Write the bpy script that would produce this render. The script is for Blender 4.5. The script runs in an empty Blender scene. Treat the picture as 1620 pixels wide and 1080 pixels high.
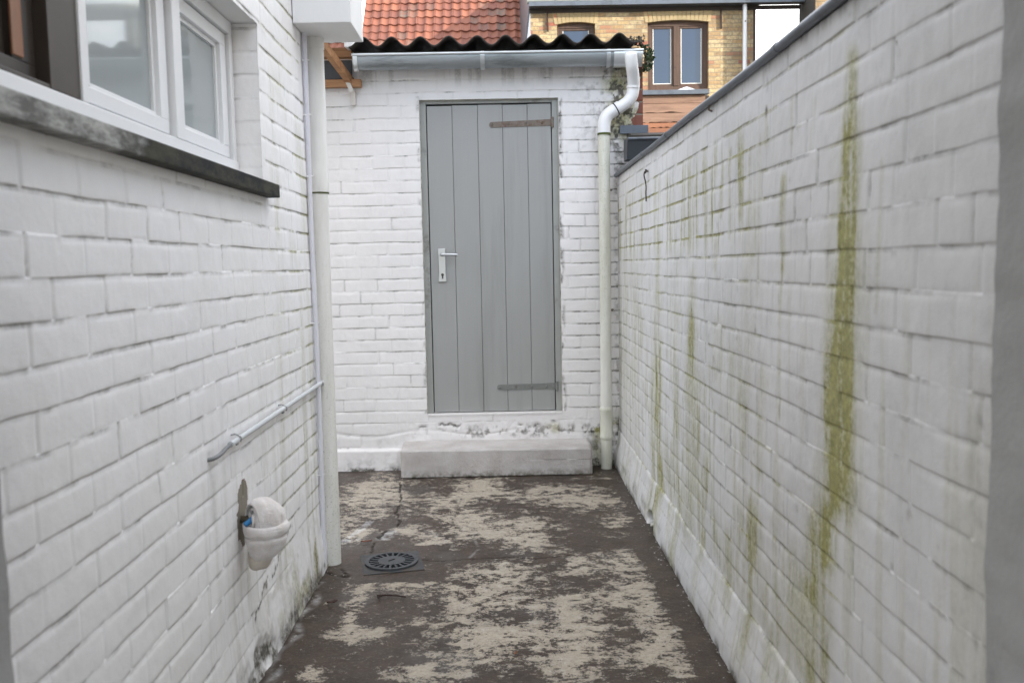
import bpy, bmesh, math, random
import numpy as np
from mathutils import Vector, Matrix
R = math.radians
scn = bpy.context.scene
COL = scn.collection

# ------------------------------------------------------------------ camera
CAMZ = 1.30
cam_d = bpy.data.cameras.new("camera")
cam = bpy.data.objects.new("camera", cam_d); COL.objects.link(cam); scn.camera = cam
def cam_axes(yaw, pitch, roll):
    cy, sy = math.cos(yaw), math.sin(yaw)
    f = Vector((sy*math.cos(pitch), cy*math.cos(pitch), -math.sin(pitch)))
    r = Vector((cy, -sy, 0)); d = f.cross(r)
    c, s = math.cos(roll), math.sin(roll)
    return r*c + d*s, d*c - r*s, f
r_, d_, f_ = cam_axes(R(.56), R(4.95), R(1.11))
u_ = -d_; b_ = -f_
cam.matrix_world = Matrix(((r_.x, u_.x, b_.x, 0), (r_.y, u_.y, b_.y, 0), (r_.z, u_.z, b_.z, CAMZ), (0, 0, 0, 1)))
cam_d.sensor_width = 36; cam_d.lens = 31.11; cam_d.clip_start = .05; cam_d.clip_end = 2000
cam_d.dof.use_dof = True; cam_d.dof.focus_distance = 5.2; cam_d.dof.aperture_fstop = 4.8

# ------------------------------------------------------------------ light
SUN_DIR = Vector((2.0, -1.0, .72)).normalized()          # towards the sun: low, right and behind
CLOUD_OFF = (0, 0, 0)
EL = math.asin(SUN_DIR.z); AZ = math.atan2(SUN_DIR.x, SUN_DIR.y)
w = bpy.data.worlds.new("World"); scn.world = w; w.use_nodes = True
nt = w.node_tree; nt.nodes.clear()
def wn(t, **k):
    n = nt.nodes.new(t)
    for a, b in k.items(): setattr(n, a, b)
    return n
wo = wn("ShaderNodeOutputWorld")
sky = wn("ShaderNodeTexSky", sky_type='NISHITA', sun_disc=False, sun_elevation=EL, sun_rotation=AZ)
sky.air_density = 1.0; sky.dust_density = 1.5; sky.ozone_density = 1.0
bgs = wn("ShaderNodeBackground"); bgs.inputs[1].default_value = .15
nt.links.new(sky.outputs[0], bgs.inputs[0])
bgc = wn("ShaderNodeBackground"); bgc.inputs[0].default_value = (1.0, .985, .96, 1); bgc.inputs[1].default_value = .78
tc = wn("ShaderNodeTexCoord")
mp = wn("ShaderNodeMapping"); mp.inputs['Scale'].default_value = (1.0, 1.0, 2.6); mp.inputs['Location'].default_value = CLOUD_OFF
nt.links.new(tc.outputs['Generated'], mp.inputs[0])
nz = wn("ShaderNodeTexNoise"); nz.inputs['Scale'].default_value = 2.3; nz.inputs['Detail'].default_value = 6; nz.inputs['Roughness'].default_value = .6
nt.links.new(mp.outputs[0], nz.inputs['Vector'])
cr = wn("ShaderNodeMapRange"); cr.inputs[1].default_value = .36; cr.inputs[2].default_value = .58
nt.links.new(nz.outputs[0], cr.inputs[0])
mx = wn("ShaderNodeMixShader")
gap = wn("ShaderNodeVectorMath", operation='DOT_PRODUCT'); nt.links.new(tc.outputs['Generated'], gap.inputs[0]); gap.inputs[1].default_value = Vector((.22, -1.0, .30)).normalized()
gr_ = wn("ShaderNodeMapRange"); gr_.inputs[1].default_value = .86; gr_.inputs[2].default_value = .97; gr_.inputs[3].default_value = 1.0; gr_.inputs[4].default_value = .22   # a clear gap in the clouds
nt.links.new(gap.outputs['Value'], gr_.inputs[0])
mg = wn("ShaderNodeMath", operation='MULTIPLY'); nt.links.new(cr.outputs[0], mg.inputs[0]); nt.links.new(gr_.outputs[0], mg.inputs[1])
nt.links.new(mg.outputs[0], mx.inputs[0]); nt.links.new(bgs.outputs[0], mx.inputs[1]); nt.links.new(bgc.outputs[0], mx.inputs[2])
nt.links.new(mx.outputs[0], wo.inputs[0])
sd = bpy.data.lights.new("sun", 'SUN'); sd.energy = 2.0; sd.angle = R(.5); sd.color = (1, .93, .82)
so = bpy.data.objects.new("sun", sd); COL.objects.link(so)
so.rotation_euler = (-SUN_DIR).to_track_quat('-Z', 'Y').to_euler(); so.location = (20, -10, 12)
scn.view_settings.view_transform = 'Standard'; scn.view_settings.look = 'None'
scn.view_settings.exposure = 2.2; scn.view_settings.gamma = 1
scn.cycles.max_bounces = 8; scn.cycles.diffuse_bounces = 5

# ------------------------------------------------------------------ node helpers
class NM:
    def __init__(s, name):
        s.m = bpy.data.materials.new(name); s.m.use_nodes = True
        s.t = s.m.node_tree; s.t.nodes.clear()
        s.out = s.n("ShaderNodeOutputMaterial"); s.b = s.n("ShaderNodeBsdfPrincipled")
        s.l(s.b.outputs[0], s.out.inputs[0])
    def n(s, t, **k):
        n = s.t.nodes.new(t)
        for a, b in k.items(): setattr(n, a, b)
        return n
    def l(s, a, b): s.t.links.new(a, b)
    def set(s, sock, v):
        if hasattr(v, 'links') or isinstance(v, bpy.types.NodeSocket): s.l(v, sock)
        else:
            if isinstance(v, (tuple, list)) and len(v) == 3 and sock.type == 'RGBA': v = (*v, 1)
            sock.default_value = v
    def obj(s, scale=(1, 1, 1)):
        c = s.n("ShaderNodeTexCoord"); m = s.n("ShaderNodeMapping"); m.inputs['Scale'].default_value = scale
        s.l(c.outputs['Object'], m.inputs[0]); return m.outputs[0]
    def noise(s, scale, detail=4, rough=.55, vec=None, dist=0.0):
        n = s.n("ShaderNodeTexNoise"); n.inputs['Scale'].default_value = scale
        n.inputs['Detail'].default_value = detail; n.inputs['Roughness'].default_value = rough
        n.inputs['Distortion'].default_value = dist
        s.l(vec if vec is not None else s.obj(), n.inputs['Vector']); return n.outputs[0]
    def ramp(s, v, a, b, lo=0.0, hi=1.0):
        n = s.n("ShaderNodeMapRange"); n.clamp = True
        s.set(n.inputs[0], v); n.inputs[1].default_value = a; n.inputs[2].default_value = b
        n.inputs[3].default_value = lo; n.inputs[4].default_value = hi; return n.outputs[0]
    def math(s, op, a, b=0.0):
        n = s.n("ShaderNodeMath", operation=op); s.set(n.inputs[0], a); s.set(n.inputs[1], b); return n.outputs[0]
    def mix(s, f, a, b):
        n = s.n("ShaderNodeMix", data_type='RGBA'); s.set(n.inputs[0], f); s.set(n.inputs[6], a); s.set(n.inputs[7], b); return n.outputs[2]
    def bump(s, h, strength=.3, dist=.01, prev=None):
        n = s.n("ShaderNodeBump"); n.inputs['Strength'].default_value = strength; n.inputs['Distance'].default_value = dist
        s.set(n.inputs['Height'], h)
        if prev is not None: s.l(prev, n.inputs['Normal'])
        return n.outputs[0]
    def attr(s, name):
        n = s.n("ShaderNodeAttribute"); n.attribute_name = name
        sp = s.n("ShaderNodeSeparateColor"); s.l(n.outputs['Color'], sp.inputs[0]); return sp.outputs
    def fin(s, col, rough=.6, nrm=None, metal=0.0, **k):
        s.set(s.b.inputs['Base Color'], col); s.set(s.b.inputs['Roughness'], rough); s.set(s.b.inputs['Metallic'], metal)
        if nrm is not None: s.l(nrm, s.b.inputs['Normal'])
        for a, v in k.items(): s.set(s.b.inputs[a.replace('_', ' ')], v)
        return s.m

def simple(name, col, rough=.6, metal=0.0, var=.15, vs=9.0, bs=60.0, bst=.12, bd=.002, dirt=None, dlo=.55, dhi=.75, ds=5.0, stretch=(1, 1, 1), **k):
    """paint/metal/wood with tone variation, optional dirt patches and fine bump"""
    M = NM(name); v = M.obj(stretch)
    c2 = tuple(x*(1-var) for x in col)
    c = M.mix(M.noise(vs, 5, .6, v), tuple(min(1, x*(1+var*.5)) for x in col), c2)
    if dirt: c = M.mix(M.ramp(M.noise(ds, 7, .68, v), dlo, dhi), c, dirt)
    return M.fin(c, rough, M.bump(M.noise(bs, 4, .6, v), bst, bd), metal, **k)

# ------------------------------------------------------------------ numpy noise
def _tab(seed): return np.random.RandomState(seed).rand(256, 256)
_T = {}
def vn(x, y, seed=0):
    if seed not in _T: _T[seed] = _tab(seed)
    T = _T[seed]
    x = np.asarray(x, float); y = np.asarray(y, float)
    xi = np.floor(x).astype(int); yi = np.floor(y).astype(int)
    fx = x-xi; fy = y-yi; fx = fx*fx*(3-2*fx); fy = fy*fy*(3-2*fy)
    a = T[yi % 256, xi % 256]; b = T[yi % 256, (xi+1) % 256]; c = T[(yi+1) % 256, xi % 256]; d = T[(yi+1) % 256, (xi+1) % 256]
    return (a*(1-fx)+b*fx)*(1-fy)+(c*(1-fx)+d*fx)*fy
def fbm(x, y, seed=0, octv=4, g=.5):
    s = 0; a = 1; t = 0
    for i in range(octv):
        s = s+a*vn(x*2**i+i*17.3, y*2**i+i*9.1, seed+i); t += a; a *= g
    return s/t
def ss(a, b, x):
    t = np.clip((x-a)/(b-a), 0, 1); return t*t*(3-2*t)

# ------------------------------------------------------------------ object helpers
def link(o, parent=None):
    COL.objects.link(o)
    if parent is not None: o.parent = parent
    return o
def tag(o, label=None, cat=None, group=None, kind=None):
    if label: o["label"] = label
    if cat: o["category"] = cat
    if group: o["group"] = group
    if kind: o["kind"] = kind
    return o
def thing(name, label, cat, loc=(0, 0, 0), group=None):
    o = bpy.data.objects.new(name, None); o.location = loc; o.empty_display_size = .1
    link(o); return tag(o, label, cat, group)
def grid_obj(name, P, mask, mat, parent=None, attrs=None, smooth=True):
    """P (ny,nx,3) world points; mask (ny-1,nx-1) faces kept"""
    ny, nx = P.shape[:2]
    idx = np.arange(ny*nx).reshape(ny, nx)
    q = np.stack([idx[:-1, :-1], idx[:-1, 1:], idx[1:, 1:], idx[1:, :-1]], -1)[mask]
    used = np.zeros(ny*nx, bool); used[q.ravel()] = True
    remap = np.cumsum(used)-1; q = remap[q]
    V = P.reshape(-1, 3)[used]
    me = bpy.data.meshes.new(name)
    me.vertices.add(len(V)); me.vertices.foreach_set('co', V.astype(np.float32).ravel())
    me.loops.add(q.size); me.loops.foreach_set('vertex_index', q.astype(np.int32).ravel())
    me.polygons.add(len(q)); me.polygons.foreach_set('loop_start', np.arange(0, q.size, 4, dtype=np.int32))
    me.update(calc_edges=True)
    me.polygons.foreach_set('use_smooth', np.full(len(q), smooth))
    if attrs is not None:
        A = np.ones((len(V), 4), np.float32); A[:, :3] = attrs.reshape(-1, 3)[used]
        ca = me.color_attributes.new('wear', 'FLOAT_COLOR', 'POINT'); ca.data.foreach_set('color', A.ravel())
    me.materials.append(mat)
    me.update()
    o = bpy.data.objects.new(name, me)
    link(o, parent)
    if parent is not None: o.matrix_parent_inverse = Matrix.Translation(-Vector(parent.location))
    return o
class MB:
    def __init__(s): s.v = []; s.f = []; s.sm = []
    def add(s, vs, fs, smooth=False):
        k = len(s.v); s.v += [tuple(p) for p in vs]
        s.f += [tuple(k+i for i in f) for f in fs]; s.sm += [smooth]*len(fs); return s
    def box(s, a, b):
        (x0, y0, z0), (x1, y1, z1) = a, b
        v = [(x0, y0, z0), (x1, y0, z0), (x1, y1, z0), (x0, y1, z0), (x0, y0, z1), (x1, y0, z1), (x1, y1, z1), (x0, y1, z1)]
        return s.add(v, [(0, 3, 2, 1), (4, 5, 6, 7), (0, 1, 5, 4), (1, 2, 6, 5), (2, 3, 7, 6), (3, 0, 4, 7)])
    def bar(s, p, q, w, h, up=(0, 0, 1)):
        p, q = Vector(p), Vector(q); t = (q-p).normalized(); u = Vector(up)
        a = t.cross(u).normalized(); b = a.cross(t).normalized()
        v = [c+a*i*w/2+b*j*h/2 for c in (p, q) for i, j in ((-1, -1), (1, -1), (1, 1), (-1, 1))]
        return s.add(v, [(3, 2, 1, 0), (4, 5, 6, 7), (0, 1, 5, 4), (1, 2, 6, 5), (2, 3, 7, 6), (3, 0, 4, 7)])
    def tube(s, pts, rad, seg=16, cap=True, sub=0):
        pts = [Vector(p) for p in pts]
        if not hasattr(rad, '__len__'): rad = [rad]*len(pts)
        rings = []
        ref = None
        for i, p in enumerate(pts):
            t = (pts[min(i+1, len(pts)-1)]-pts[max(i-1, 0)]).normalized()
            if ref is None:
                ref = t.cross(Vector((0, 0, 1)) if abs(t.z) < .9 else Vector((0, 1, 0))).normalized()
            a = (ref-t*ref.dot(t)).normalized(); ref = a; b = t.cross(a)
            rings.append([p+(a*math.cos(2*math.pi*k/seg)+b*math.sin(2*math.pi*k/seg))*rad[i] for k in range(seg)])
        v = [q for r in rings for q in r]; n = len(rings)
        f = [(i*seg+k, i*seg+(k+1) % seg, (i+1)*seg+(k+1) % seg, (i+1)*seg+k) for i in range(n-1) for k in range(seg)]
        s.add(v, f, True)
        if cap:
            s.add(rings[0], [tuple(range(seg))[::-1]]); s.add(rings[-1], [tuple(range(seg))])
        return s
    def prism(s, poly, axis, a, b):
        """poly = list of 2D points in the two other axes, extruded a..b along axis"""
        def mk(p, t):
            if axis == 0: return (t, p[0], p[1])
            if axis == 1: return (p[0], t, p[1])
            return (p[0], p[1], t)
        n = len(poly); v = [mk(p, a) for p in poly]+[mk(p, b) for p in poly]
        return s.add(v, [tuple(range(n)), tuple(range(2*n-1, n-1, -1))]+[(i, i+n, (i+1) % n+n, (i+1) % n) for i in range(n)])
    def build(s, name, mat, parent=None, bevel=0, segs=2):
        me = bpy.data.meshes.new(name); me.from_pydata(s.v, [], s.f)
        me.polygons.foreach_set('use_smooth', s.sm)
        me.materials.append(mat)
        bm = bmesh.new(); bm.from_mesh(me); bmesh.ops.recalc_face_normals(bm, faces=bm.faces)
        if bevel:
            es = [e for e in bm.edges if len(e.link_faces) == 2 and e.calc_face_angle(0) > .6]
            bmesh.ops.bevel(bm, geom=es, offset=bevel, segments=segs, affect='EDGES', profile=.6, clamp_overlap=True)
        bm.to_mesh(me); bm.free(); me.update()
        o = bpy.data.objects.new(name, me); link(o, parent)
        if parent is not None: o.matrix_parent_inverse = Matrix.Translation(-Vector(parent.location))
        return o
def bez(pts, n=8):
    """smooth Catmull-Rom through pts"""
    P = [Vector(p) for p in pts]; P = [P[0]*2-P[1]]+P+[P[-1]*2-P[-2]]; out = []
    for i in range(1, len(P)-2):
        for k in range(n):
            t = k/n; a, b, c, d = P[i-1:i+3]
            out.append(.5*((2*b)+(c-a)*t+(2*a-5*b+4*c-d)*t*t+(3*b-a-3*c+d)*t**3))
    out.append(P[-2]); return out

# ------------------------------------------------------------------ materials
def mat_painted_brick(name, base, base2, red=(.20, .065, .04)):
    M = NM(name); A = M.attr('wear')          # R algae, G grime and painted joint shade, B bare/peeled
    v = M.obj()
    big = M.noise(1.3, 4, .6, v); mid = M.noise(11, 5, .6, v); fine = M.noise(70, 5, .65, v); vfine = M.noise(260, 3, .6, v)
    c = M.mix(M.ramp(big, .35, .7), base, base2)
    c = M.mix(M.ramp(mid, .45, .85, 0, .28), c, tuple(x*.80 for x in base2))
    # vertical run marks
    vs = M.obj((9, 9, .7)); runs = M.noise(3.0, 5, .7, vs)
    alg = M.math('MULTIPLY', A[0], M.ramp(M.math('ADD', M.math('MULTIPLY', runs, .6), M.math('MULTIPLY', fine, .6)), .38, .75, .35, 1.35))
    algc = M.mix(M.ramp(fine, .35, .65), (.36, .335, .075), (.19, .185, .04))
    c = M.mix(M.ramp(alg, 0, 1, 0, .92), c, algc)
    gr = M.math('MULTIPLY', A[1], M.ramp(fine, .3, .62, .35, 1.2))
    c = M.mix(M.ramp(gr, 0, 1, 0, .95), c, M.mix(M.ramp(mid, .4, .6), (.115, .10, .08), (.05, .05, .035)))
    spk = M.ramp(vfine, .70, .78, 0, .35); c = M.mix(spk, c, (.25, .24, .2))
    peel = M.ramp(M.math('ADD', A[2], M.math('MULTIPLY', M.math('SUBTRACT', fine, .5), .5)), .48, .54)
    c = M.mix(peel, c, M.mix(M.ramp(A[2], .7, .95), red, (.22, .20, .16)))
    b1 = M.bump(fine, .24, .004); b2 = M.bump(vfine, .25, .0015, b1)
    chip = M.ramp(M.noise(38, 7, .8, v), .70, .73); b2 = M.bump(chip, .7, -.0018, b2); b3 = M.bump(M.math('SUBTRACT', 1.0, peel), .6, .002, b2)
    return M.fin(c, M.ramp(mid, .3, .7, .42, .62), b3, 0, Specular_IOR_Level=.4)
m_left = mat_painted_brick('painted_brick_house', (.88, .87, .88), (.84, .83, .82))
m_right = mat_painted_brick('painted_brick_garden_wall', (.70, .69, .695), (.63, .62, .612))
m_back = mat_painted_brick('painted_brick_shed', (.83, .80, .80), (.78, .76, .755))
m_door = simple('grey_door_paint', (.352, .353, .347), .5, var=.12, vs=4, bs=90, bst=.35, bd=.002, stretch=(1, 1, .06), dirt=(.25, .25, .24), dlo=.52, dhi=.75, ds=5)
m_frame = simple('grey_frame_paint', (.355, .36, .345), .5, var=.2, vs=6, dirt=(.10, .09, .07), dlo=.6, dhi=.8, ds=7)
m_whitewood = simple('white_window_paint', (.80, .81, .83), .35, var=.05, vs=8, bs=50, bst=.05, dirt=(.45, .43, .40), dlo=.72, dhi=.85, ds=14)
m_brownwood = simple('brown_window_paint', (.058, .046, .038), .5, var=.35, vs=12, dirt=(.05, .04, .035), dlo=.6, dhi=.8)
m_orangewood = simple('orange_wood', (.30, .14, .075), .5, var=.3, vs=10, stretch=(1, 1, .2))
m_plaster = simple('white_plaster', (.80, .80, .795), .6, var=.05, vs=4, bs=80, bst=.2, dirt=(.48, .46, .40), dlo=.66, dhi=.85, ds=3.5)
m_greypier = simple('grey_plaster', (.36, .355, .35), .8, var=.22, vs=3, bs=35, bst=.5, bd=.006, dirt=(.15, .15, .15), dlo=.58, dhi=.85, ds=2.5)
m_steel = simple('aluminium', (.62, .63, .65), .35, .9, var=.1, bst=.05)
m_dark = simple('dark_void', (.01, .01, .01), .9)
m_iron = simple('cast_iron_grey', (.075, .08, .088), .5, .35, var=.3, vs=30, bs=150, bst=.3, dirt=(.14, .12, .09), dlo=.6, dhi=.75, ds=20)
m_plate = simple('drain_plate', (.060, .064, .072), .6, .1, var=.4, vs=20, bs=90, bst=.6, bd=.003, dirt=(.085, .072, .06), dlo=.46, dhi=.58, ds=16)
m_rusthinge = simple('weathered_hinge', (.23, .19, .16), .65, .3, var=.4, vs=40, bs=120, bst=.5, dirt=(.13, .07, .04), dlo=.5, dhi=.7, ds=30)
m_greyhinge = simple('painted_hinge', (.22, .225, .215), .5, .2, var=.3, vs=40, bs=120, bst=.4, dirt=(.10, .07, .05), dlo=.6, dhi=.72, ds=30)
m_towel = None
def mat_pvc(name, base, algae_amt, z0, z1, speck=True):
    M = NM(name); v = M.obj(); c0 = M.n("ShaderNodeTexCoord"); sp = M.n("ShaderNodeSeparateXYZ"); M.l(c0.outputs['Object'], sp.inputs[0])
    n1 = M.noise(5, 5, .65, M.obj((6, 6, 1))); f = M.noise(130, 5, .7, v)
    c = M.mix(M.ramp(n1, .4, .7, 0, .5), base, tuple(x*.82 for x in base))
    g = M.math('MULTIPLY', M.ramp(sp.outputs[2], z0, z1, algae_amt, .05), M.ramp(n1, .3, .65, .35, 1.2))
    c = M.mix(g, c, (.42, .43, .22))
    if speck: c = M.mix(M.math('MULTIPLY', M.ramp(f, .56, .66), M.ramp(sp.outputs[2], z0, z1, .55, .05)), c, (.23, .24, .13))
    return M.fin(c, .5, M.bump(f, .15, .002))
m_pipe_l = mat_pvc('left_pipe_paint', (.80, .79, .77), .12, .3, 1.5)
m_pipe_lt = mat_pvc('left_pipe_top_paint', (.80, .79, .775), .1, 1.3, 2.2, False)
m_pipe_r = mat_pvc('right_pipe_paint', (.76, .75, .71), .30, 1.3, .6, True)
m_pipe_rl = mat_pvc('right_pipe_lower_paint', (.74, .735, .69), .3, .3, 2.2, False)
m_pipe_rt = simple('right_pipe_clean', (.82, .82, .83), .35, var=.06, bst=.05, dirt=(.4, .4, .36), dlo=.7, dhi=.85, ds=20)
m_joint = simple('joint_moss', (.09, .11, .03), .9, var=.4, bst=.5)
m_zinc = simple('zinc_gutter', (.40, .43, .45), .42, .65, var=.3, vs=6, bs=30, bst=.1, dirt=(.17, .19, .19), dlo=.52, dhi=.75, ds=5, stretch=(.5, 1, 3))
m_zincrim = simple('zinc_rim', (.72, .74, .75), .35, .6, var=.15, vs=9)
m_zinc2 = simple('zinc_light', (.55, .57, .58), .4, .6, var=.2, vs=9)
m_zincdark = simple('zinc_dark', (.13, .145, .17), .4, .5, var=.3, vs=9, dirt=(.07, .075, .08), dlo=.5, dhi=.7)
m_fibre = simple('fibre_cement', (.055, .047, .042), .9, var=.35, vs=14, bs=80, bst=.4, dirt=(.025, .03, .02), dlo=.5, dhi=.7, ds=10)
m_pine = None
def mat_wood(name, c1, c2, axis=0, sc=1.0):
    M = NM(name); st = [14*sc]*3; st[axis] = 1.1*sc; v = M.obj(tuple(st))
    g = M.noise(2.2, 6, .65, v, .6); k = M.noise(3.0, 2, .5, M.obj((2.2, 2.2, 5)))
    c = M.mix(M.ramp(g, .35, .68), c1, c2); c = M.mix(M.ramp(k, .70, .76, 0, .7), c, tuple(x*.35 for x in c2))
    return M.fin(c, .65, M.bump(g, .3, .003))
m_pine = mat_wood('pine_timber', (.46, .25, .12), (.28, .13, .06))
m_clad = mat_wood('wood_cladding', (.25, .15, .10), (.14, .075, .05), 0, .8)
m_clad2 = mat_wood('raw_wood_cladding', (.28, .115, .055), (.15, .06, .032), 0, .6)
m_brownwin = mat_wood('brown_window_wood', (.085, .045, .028), (.045, .024, .016), 2)

def mat_step():
    M = NM('painted_concrete_step'); v = M.obj()
    f = M.noise(90, 5, .7, v); b = M.noise(5, 5, .65, v)
    c = M.mix(M.ramp(b, .4, .7), (.58, .55, .54), (.42, .385, .37))
    c = M.mix(M.ramp(f, .62, .72, 0, .6), c, (.22, .19, .15))
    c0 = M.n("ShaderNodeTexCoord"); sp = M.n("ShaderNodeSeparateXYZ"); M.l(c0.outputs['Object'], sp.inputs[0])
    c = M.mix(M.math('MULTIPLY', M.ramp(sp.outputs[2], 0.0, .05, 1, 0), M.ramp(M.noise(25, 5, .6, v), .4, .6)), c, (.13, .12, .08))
    return M.fin(c, .75, M.bump(f, .6, .005))
m_step = mat_step()
def mat_sill():
    M = NM('stone_sill'); v = M.obj((1, 1, 3)); c0 = M.n("ShaderNodeTexCoord"); sp = M.n("ShaderNodeSeparateXYZ"); M.l(c0.outputs['Object'], sp.inputs[0])
    f = M.noise(60, 5, .7, v); s = M.noise(7, 6, .7, v)
    dark = M.mix(M.ramp(s, .42, .66), (.012, .013, .015), (.06, .058, .038))
    pale = M.mix(M.ramp(s, .42, .60), (.46, .46, .44), (.15, .15, .14))
    y = M.math('ADD', sp.outputs[1], M.math('MULTIPLY', M.math('SUBTRACT', s, .5), .35))
    c = M.mix(M.ramp(y, 1.83, 1.98), pale, dark)
    c = M.mix(M.ramp(f, .66, .74, 0, .6), c, (.25, .25, .20))
    return M.fin(c, .7, M.bump(f, .4, .003), Specular_IOR_Level=.2)
m_sill = mat_sill()
def mat_floor():
    M = NM('worn_painted_concrete'); A = M.attr('wear')      # R paint density, G crack/dirt and dark line at step, B white smear
    v = M.obj(); vx = M.obj((.55, 1.0, 1))
    n1 = M.noise(5, 10, .78, M.obj((.8, 1, 1)), .3); n2 = M.noise(20, 10, .82, M.obj((.8, 1.0, 1)), .3); n4 = M.noise(75, 6, .75, M.obj((.75, 1, 1))); n3 = M.noise(150, 5, .7, v)
    dens = M.math('ADD', A[0], M.math('ADD', M.math('MULTIPLY', M.math('SUBTRACT', n1, .5), 1.9), M.math('ADD', M.math('MULTIPLY', M.math('SUBTRACT', n2, .5), 2.6), M.math('MULTIPLY', M.math('SUBTRACT', n4, .5), 1.3))))
    paint = M.math('ADD', M.ramp(dens, .485, .535, 0, .82), M.ramp(dens, .34, .60, 0, .18))
    chips = M.ramp(M.math('ADD', n3, M.math('MULTIPLY', n2, .35)), .86, .90)
    base = M.mix(M.ramp(M.noise(9, 6, .65, v), .35, .65), (.062, .041, .029), (.032, .0225, .017))
    base = M.mix(M.ramp(n3, .45, .75, 0, .6), base, (.10, .078, .064))
    base = M.mix(M.ramp(n4, .52, .66, 0, .55), base, (.15, .125, .10)); grey = M.mix(M.ramp(M.noise(2.4, 4, .5, v), .58, .70, 0, .4), base, (.115, .115, .112))
    cream = M.mix(M.ramp(n1, .4, .65), (.50, .44, .35), (.38, .34, .28))
    cream = M.mix(M.ramp(M.noise(20, 6, .7, v), .52, .66, 0, .55), cream, (.52, .50, .46))
    cream = M.mix(M.ramp(n3, .52, .72, 0, .6), cream, (.24, .19, .15)); cream = M.mix(M.ramp(n4, .47, .66, 0, .75), cream, (.27, .22, .175))
    edge = M.math('MULTIPLY', M.ramp(dens, .40, .48), M.ramp(n3, .50, .58))
    c = M.mix(edge, grey, (.50, .49, .46))
    c = M.mix(M.math('MULTIPLY', paint, M.math('SUBTRACT', 1.0, M.math('MULTIPLY', chips, .8))), c, cream)
    flecks = M.math('MULTIPLY', M.ramp(n3, .685, .71), M.ramp(n1, .40, .60)); c = M.mix(flecks, c, (.50, .49, .45))
    c = M.mix(M.math('MULTIPLY', A[2], M.ramp(n2, .35, .6)), c, (.60, .60, .60))
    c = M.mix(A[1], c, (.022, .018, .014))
    b = M.bump(paint, .5, .0015); b = M.bump(n3, .35, .002, b); b = M.bump(n2, .3, .004, b)
    rg = M.mix(paint, (.36, .36, .36), (.62, .62, .62))
    return M.fin(c, rg, b, 0, Specular_IOR_Level=.22)
m_floor = mat_floor()
def mat_glass(name, base, rough=.03, ior=1.5, coat=0.0):
    M = NM(name); v = M.obj()
    c = M.mix(M.noise(6, 4, .6, v), base, tuple(x*.85 for x in base))
    m = M.fin(c, rough, None, 0); M.b.inputs['IOR'].default_value = ior
    M.b.inputs['Coat Weight'].default_value = coat; M.b.inputs['Coat Roughness'].default_value = .04
    return m
m_frost = mat_glass('frosted_glass', (.30, .345, .36), .28, 1.6, 1.0)
m_frost2 = mat_glass('dim_frosted_glass', (.13, .13, .13), .3, 1.5, 1.0)
m_winglass = mat_glass('reflecting_window_glass', (.010, .022, .055), .02, 1.7)

def mat_yellow_brick():
    M = NM('yellow_brick'); c0 = M.n("ShaderNodeTexCoord"); sp = M.n("ShaderNodeSeparateXYZ"); M.l(c0.outputs['Object'], sp.inputs[0])
    cb = M.n("ShaderNodeCombineXYZ"); M.l(M.math('ADD', sp.outputs[0], sp.outputs[1]), cb.inputs[0]); M.l(sp.outputs[2], cb.inputs[1])
    nv = M.n("ShaderNodeTexNoise"); nv.inputs['Scale'].default_value = 7; M.l(c0.outputs['Object'], nv.inputs['Vector'])
    off = M.n("ShaderNodeVectorMath", operation='SCALE'); M.l(nv.outputs['Color'], off.inputs[0]); off.inputs['Scale'].default_value = .012
    ad = M.n("ShaderNodeVectorMath", operation='ADD'); M.l(cb.outputs[0], ad.inputs[0]); M.l(off.outputs[0], ad.inputs[1])
    br = M.n("ShaderNodeTexBrick"); M.l(ad.outputs[0], br.inputs['Vector'])
    br.inputs['Scale'].default_value = 1; br.inputs['Brick Width'].default_value = .2; br.inputs['Row Height'].default_value = .066
    br.inputs['Mortar Size'].default_value = .006; br.inputs['Mortar Smooth'].default_value = .2
    br.inputs['Color1'].default_value = (0, 0, 0, 1); br.inputs['Color2'].default_value = (1, 1, 1, 1); br.inputs['Mortar'].default_value = (.5, .5, .5, 1)
    h = br.outputs['Color']; cr = M.n("ShaderNodeValToRGB"); M.l(h, cr.inputs[0])
    e = cr.color_ramp; e.interpolation = 'CONSTANT'
    cols = [(0, (.42, .31, .16)), (.2, (.36, .24, .12)), (.38, (.50, .38, .21)), (.55, (.30, .21, .115)), (.7, (.42, .34, .20)), (.86, (.34, .17, .10)), (.94, (.32, .10, .065))]
    e.elements[0].position = 0; e.elements[0].color = (*cols[0][1], 1); e.elements[1].position = cols[1][0]; e.elements[1].color = (*cols[1][1], 1)
    for p, c in cols[2:]:
        k = e.elements.new(p); k.color = (*c, 1)
    n = M.noise(20, 5, .65); c = M.mix(M.ramp(n, .4, .68, 0, .75), cr.outputs[0], (.16, .11, .065))
    c = M.mix(br.outputs['Fac'], c, (.24, .20, .14))
    c = M.mix(M.ramp(M.noise(1.6, 6, .65), .48, .66, 0, .55), c, (.09, .065, .045))
    return M.fin(c, .85, M.bump(M.math('SUBTRACT', 1.0, br.outputs['Fac']), .8, .01))
m_yb = mat_yellow_brick()
m_arch = simple('arch_brick', (.40, .31, .17), .85, var=.55, vs=5, bs=60, bst=.4, dirt=(.40, .17, .09), dlo=.6, dhi=.64, ds=3.3)
m_leadwhite = simple('pale_render', (.62, .64, .70), .7, var=.12)
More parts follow.
